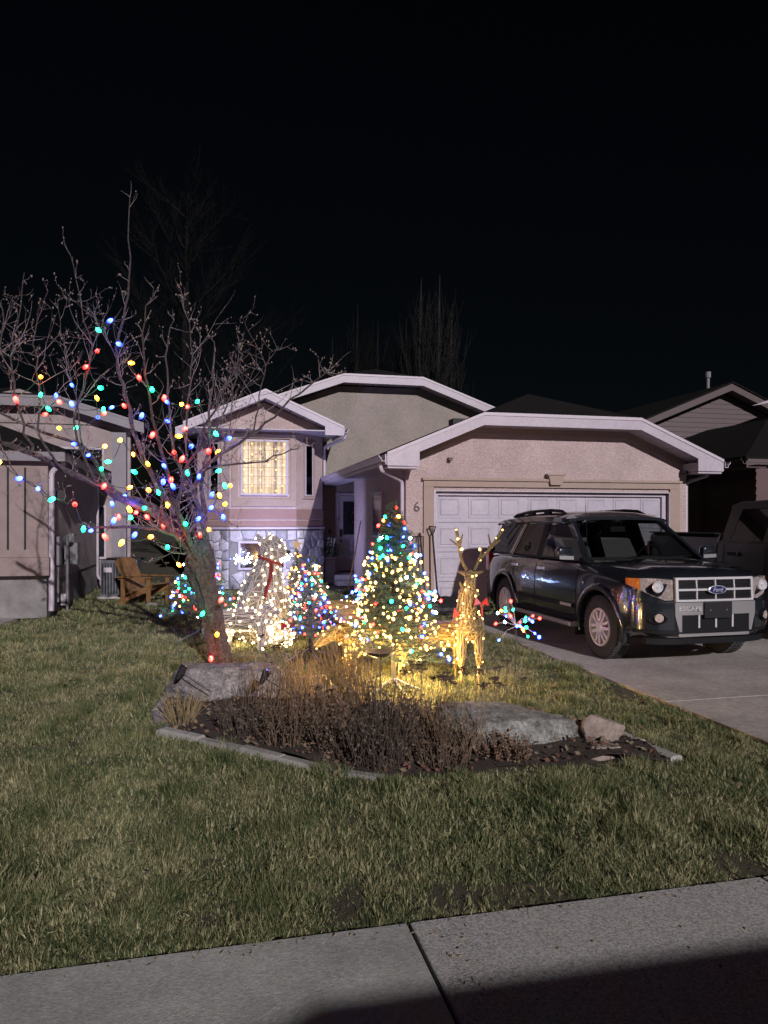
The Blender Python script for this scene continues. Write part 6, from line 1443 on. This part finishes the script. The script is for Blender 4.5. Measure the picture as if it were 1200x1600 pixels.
shrub('reed_stems', 'wispy brown stalks over the shrub nearest the edging', G(-.62, 5.3), .42, .38, 60, 'leaf_brown', 'leaf_brown', (.01, .022), 4, .92, 'dry plant')
shrub('reed_stems', 'wispy tan stalks before the broad boulder', G(.50, 5.0), .42, .30, 55, 'leaf_brown', 'stem_tan', (.01, .02), 3, .92, 'dry plant')
# flat-topped dry flower heads
def yarrow(label, base, n, h, spread):
    o = thing('dry_yarrow', label, 'dry flowers', base); st_ = MB(); hd = MB()
    for k in range(n):
        p = Vector((rp.uniform(-spread, spread), rp.uniform(-spread * .6, spread * .6), -.02)); L_ = h * rp.uniform(.6, 1.1); top_ = p + Vector((rp.gauss(0, .06), rp.gauss(0, .06), L_)); st_.tube([p, p.lerp(top_, .5) + Vector((rp.gauss(0, .015), rp.gauss(0, .015), 0)), top_], [.004, .0035, .003], 4, False)
        for _ in range(9):
            q = top_ + Vector((rp.gauss(0, .022), rp.gauss(0, .022), rp.gauss(0, .003))); st_.tube([top_ - Vector((0, 0, .04)), q], .0015, 3, False); hd.ball(q, rp.uniform(.009, .015), 6, 3, (1.2, 1.2, .45))
    tag(st_.build('stems', 'leaf_dark', o), kind='stuff'); tag(hd.build('flower_heads', 'umbel', o), kind='stuff')
yarrow('dry flat topped flowers in front of the tall tree stand', G(.42, 5.95), 14, .46, .22)
yarrow('dry flat topped flowers standing behind the broad boulder', G(.85, 6.0), 12, .42, .26)
yarrow('dry flat topped flowers beside the gnarled trunk', G(-1.05, 7.35), 9, .46, .2)
# stake spotlights and the dish
def spotlight(label, loc, rz):
    o = thing('stake_spotlight', label, 'spotlight', loc, rz); o.scale = (.75, .75, .75); MB().tube([(.34, 0, -.10), (.0, 0, .12)], .006, 6).build('stake', 'garden_metal', o)
    h_ = MB().lathe([(.018, -.10), (.03, -.06), (.045, .03), (.05, .06), (.04, .062)], 12, Matrix.Translation((0, 0, .14)) @ Matrix.Rotation(R(28), 4, 'Y')).build('lamp_head', 'garden_metal', o, sharp=40); MB().lathe([(.042, .055), (.042, .066), (.001, .07)], 12, Matrix.Translation((0, 0, .14)) @ Matrix.Rotation(R(28), 4, 'Y')).build('lens', 'dark_window', h_)
spotlight('dark stake spotlight at the outer end of the pinkish boulder', (-1.72, 6.25, .24), 0.0)
spotlight('dark stake spotlight leaning over the middle of the pinkish boulder', (-.98, 6.05, .24), 0.0)
ds = thing('garden_dish', 'shallow dark dish on a post in front of the tall tree', 'bird bath', (-.03, 6.2, .05)); MB().tube([(0, 0, -.05), (0, 0, .42)], .007, 8).build('post', 'leaf_dark', ds)
MB().lathe([(.01, .42), (.06, .425), (.11, .45), (.13, .475), (.118, .475), (.06, .445), (.01, .44)], 20).build('bowl', 'garden_metal', ds, sharp=40)
# litter of dry leaves in the bed and over the grass
def litter(name, label_mat, n, test, zf, size):
    mb = MB()
    while n > 0:
        x, y = rp.uniform(-4, 4), rp.uniform(3.0, 9.5)
        if not test(x, y): continue
        n -= 1; p = Vector((x, y, zf(x, y) + rp.uniform(.01, .03))); d = Vector((rp.gauss(0, 1), rp.gauss(0, 1), rp.gauss(0, .35))).normalized() * rp.uniform(*size); leaf_quad(mb, p, d, d.length * .32)
    return tag(mb.build(name, label_mat), kind='stuff')
litter('leaf_litter', 'litter', 900, lambda x, y: inside(x, y, BED), bed_z, (.025, .06)); litter('leaf_litter', 'litter_red', 900, lambda x, y: inside(x, y, BED), bed_z, (.02, .05))
litter('lawn_leaves', 'litter', 160, lambda x, y: inside(x, y, LAWN) and not inside(x, y, BED), lambda x, y: .035, (.025, .05))
# pebbles and a leaf or two on the pavement
mb = MB()
for k in range(60):
    u = rp.uniform(-2.5, 3.5); v = rp.uniform(1.9, 2.84); x, y = xy(u, v); mb.ball((x, y, .011), rp.uniform(.003, .007), 5, 3, (1.2, 1, .8))
for k in range(150):
    u = rp.uniform(-3, 3.8); v = 2.85 - abs(rp.gauss(0, .05)); x, y = xy(u, v); leaf_quad(mb, Vector((x, y, .012)), Vector((rp.gauss(0, 1), rp.gauss(0, 1), .25)).normalized() * rp.uniform(.012, .03), .003)
for k in range(34):
    x, y = xy(.85 + abs(rp.gauss(0, .07)), rp.uniform(2.25, 2.75)); leaf_quad(mb, Vector((x, y, .011)), Vector((rp.gauss(0, 1), rp.gauss(0, 1), .2)).normalized() * rp.uniform(.012, .028), .003)
tag(mb.build('debris', 'litter'), kind='stuff')
# ---- wooden garden chair
ch = thing('garden_chair', 'slatted cedar garden chair on the lawn by the side yard', 'chair', (-4.68, 14.4, 0), R(-18))
ch.scale = (.88, .88, .88)
# local +x = direction the sitter faces (to the right in the picture)
for s in (-1, 1):
    MB().prism([(-.52, s * .30, .02), (-.40, s * .30, .02), (.42, s * .30, .34), (.42, s * .30, .44), (.30, s * .30, .44)], (0, s * .03, 0)).build('side_rail', 'cedar', ch)
    MB().b2((.30, s * .335, 0), (.40, s * .365, .60)).build('leg', 'cedar', ch); MB().b2((-.36, s * .335, 0), (-.26, s * .365, .60)).build('leg', 'cedar', ch)
    MB().b2((-.42, s * .28, .602), (.46, s * .42, .627)).build('armrest', 'cedar', ch)
for k in range(6):
    t = k / 5; x = .40 - t * .62; z = .45 - t * .20; MB().box((x, 0, z), (.09, .62, .022), M=Matrix.Rotation(R(-18), 3, 'Y')).build('seat_slat', 'cedar', ch)
for k in range(7):
    y = -.27 + k * .09; topz = .98 + .05 * math.cos((k - 3) * .5) - .0
    MB().prism([(-.16, y - .042, .24), (-.16, y + .042, .24), (-.52, y * 1.12 + .046, topz), (-.52, y * 1.12 - .046, topz)], (-.022, 0, -.008)).build('back_slat', 'cedar', ch)
MB().b2((-.43, -.36, .55), (-.36, .36, .60)).build('back_brace', 'cedar', ch); MB().box((-.475, 0, .80), (.03, .56, .07), M=Matrix.Rotation(R(-25), 3, 'Y')).build('back_brace', 'cedar', ch)
# ================================================================== GRASS
def blade_clump(seed, n, h0, h1, spread, width, lean):
    r = random.Random(seed); mb = MB(); tone = []
    for k in range(n):
        a = r.uniform(0, 6.28); p = Vector((r.gauss(0, spread), r.gauss(0, spread), -.01)); h = r.uniform(h0, h1); d = Vector((math.cos(a), math.sin(a), 0)); ln = abs(r.gauss(0, lean)); w = Vector((-d.y, d.x, 0)) * width * r.uniform(.7, 1.2); w.rotate(Matrix.Rotation(r.uniform(-1, 1), 3, 'Z'))
        q1 = p + Vector((0, 0, h * .45)) + d * h * ln * .3; q2 = p + Vector((0, 0, h * (.92 - .25 * ln))) + d * h * ln * .95
        mb.add([p - w, p + w, q1 + w * .8, q1 - w * .8, q2], [(0, 1, 2, 3), (3, 2, 4)])
        dry = r.random(); tv = .42 if dry > .78 else (-.12 if dry < .45 else .08)
        tone += [tv, tv, tv + .03, tv + .03, tv + .14]
    me = mb.mesh('grass_clump'); at_ = me.attributes.new('tone', 'FLOAT', 'POINT'); at_.data.foreach_set('value', tone); me.materials.append(MATS['grass_blade']); return me
gc = bpy.data.collections.new('grass_clumps')
for i, ar in enumerate(((16, .035, .08, .03, .0028, .8), (14, .03, .065, .034, .0028, 1.0), (18, .04, .09, .024, .0028, .7), (12, .02, .05, .04, .0028, 1.3), (24, .06, .125, .016, .003, .75))):
    ob = bpy.data.objects.new('grass_clump', blade_clump(70 + i, *ar)); gc.objects.link(ob)
rng = np.random.default_rng(4); pts = []; rot = []; scl = []; idx = []
import mathutils.noise as mn
def scatter(n, ylo, yhi):
    c = 0
    while c < n:
        y = ylo + (yhi - ylo) * rng.random(); x = rng.uniform(-.80, .68) * y - .1
        u = x * CA + y * SA; v = -x * SA + y * CA
        if v < 2.85 + rng.random() * .03 or u > 3.96 + rng.normal() * .012 or (u < -3.38 and v < 13.3) or u < -7: c += .3; continue
        if u < -2.7 and v > 13.25: c += .3; continue
        if u > 3.2 and v > 12.2: c += .3; continue
        if v > 17.4 and u > -.4: c += .3; continue
        if inside(x, y, BED): c += .3; continue
        nz = mn.noise(Vector((x * 1.1, y * 1.1, 3))); nz2 = mn.noise(Vector((x * 3.3, y * 3.3, 9)))
        if nz * .7 + nz2 * .5 < -.42 and rng.random() < .75: c += .6; continue      # thin, worn patches
        edge = v < 2.93
        pts.append((x, y, lawn_z(x, y) if not edge else -.005)); rot.append((rng.normal() * .2 + .5 * nz2, rng.normal() * .2 + .5 * mn.noise(Vector((x * 2.2, y * 2.2, 20))), rng.random() * 6.283)); s = (.82 + .42 * nz + .38 * nz2 + rng.normal() * .14) * (1.0 if y < 8 else 1.1); scl.append(.88 * max(.45, s) * (.7 if edge else 1))
        k = rng.random(); idx.append(4 if nz2 > .28 and k < .55 else (3 if nz2 < -.25 and k < .6 else int(k * 3.0))); c += 1
scatter(12500, 2.3, 4.0); scatter(22000, 4.0, 6.5); scatter(27000, 6.5, 10.5); scatter(18000, 10.5, 19)
me = bpy.data.meshes.new('grass'); me.from_pydata(pts, [], [])
a = me.attributes.new('rot', 'FLOAT_VECTOR', 'POINT'); a.data.foreach_set('vector', np.array(rot, dtype=np.float32).ravel())
a = me.attributes.new('scl', 'FLOAT', 'POINT'); a.data.foreach_set('value', np.array(scl, dtype=np.float32))
a = me.attributes.new('pick', 'INT', 'POINT'); a.data.foreach_set('value', np.array(idx, dtype=np.int32))
go = tag(link('grass', me), 'short half dormant grass of the front lawn', 'grass', kind='stuff')
ng = bpy.data.node_groups.new('grass_scatter', 'GeometryNodeTree'); ng.interface.new_socket('Geometry', in_out='INPUT', socket_type='NodeSocketGeometry'); ng.interface.new_socket('Geometry', in_out='OUTPUT', socket_type='NodeSocketGeometry')
N_ = ng.nodes; gi = N_.new('NodeGroupInput'); gout = N_.new('NodeGroupOutput'); ip = N_.new('GeometryNodeInstanceOnPoints'); ci = N_.new('GeometryNodeCollectionInfo')
ci.inputs['Collection'].default_value = gc; ci.inputs['Separate Children'].default_value = True; ci.inputs['Reset Children'].default_value = True
def named(n, t): q = N_.new('GeometryNodeInputNamedAttribute'); q.data_type = t; q.inputs['Name'].default_value = n; return q.outputs['Attribute']
K = ng.links; K.new(gi.outputs[0], ip.inputs['Points']); K.new(ci.outputs[0], ip.inputs['Instance']); ip.inputs['Pick Instance'].default_value = True
K.new(named('pick', 'INT'), ip.inputs['Instance Index']); K.new(named('rot', 'FLOAT_VECTOR'), ip.inputs['Rotation']); K.new(named('scl', 'FLOAT'), ip.inputs['Scale']); K.new(ip.outputs[0], gout.inputs[0])
md = go.modifiers.new('scatter', 'NODES'); md.node_group = ng
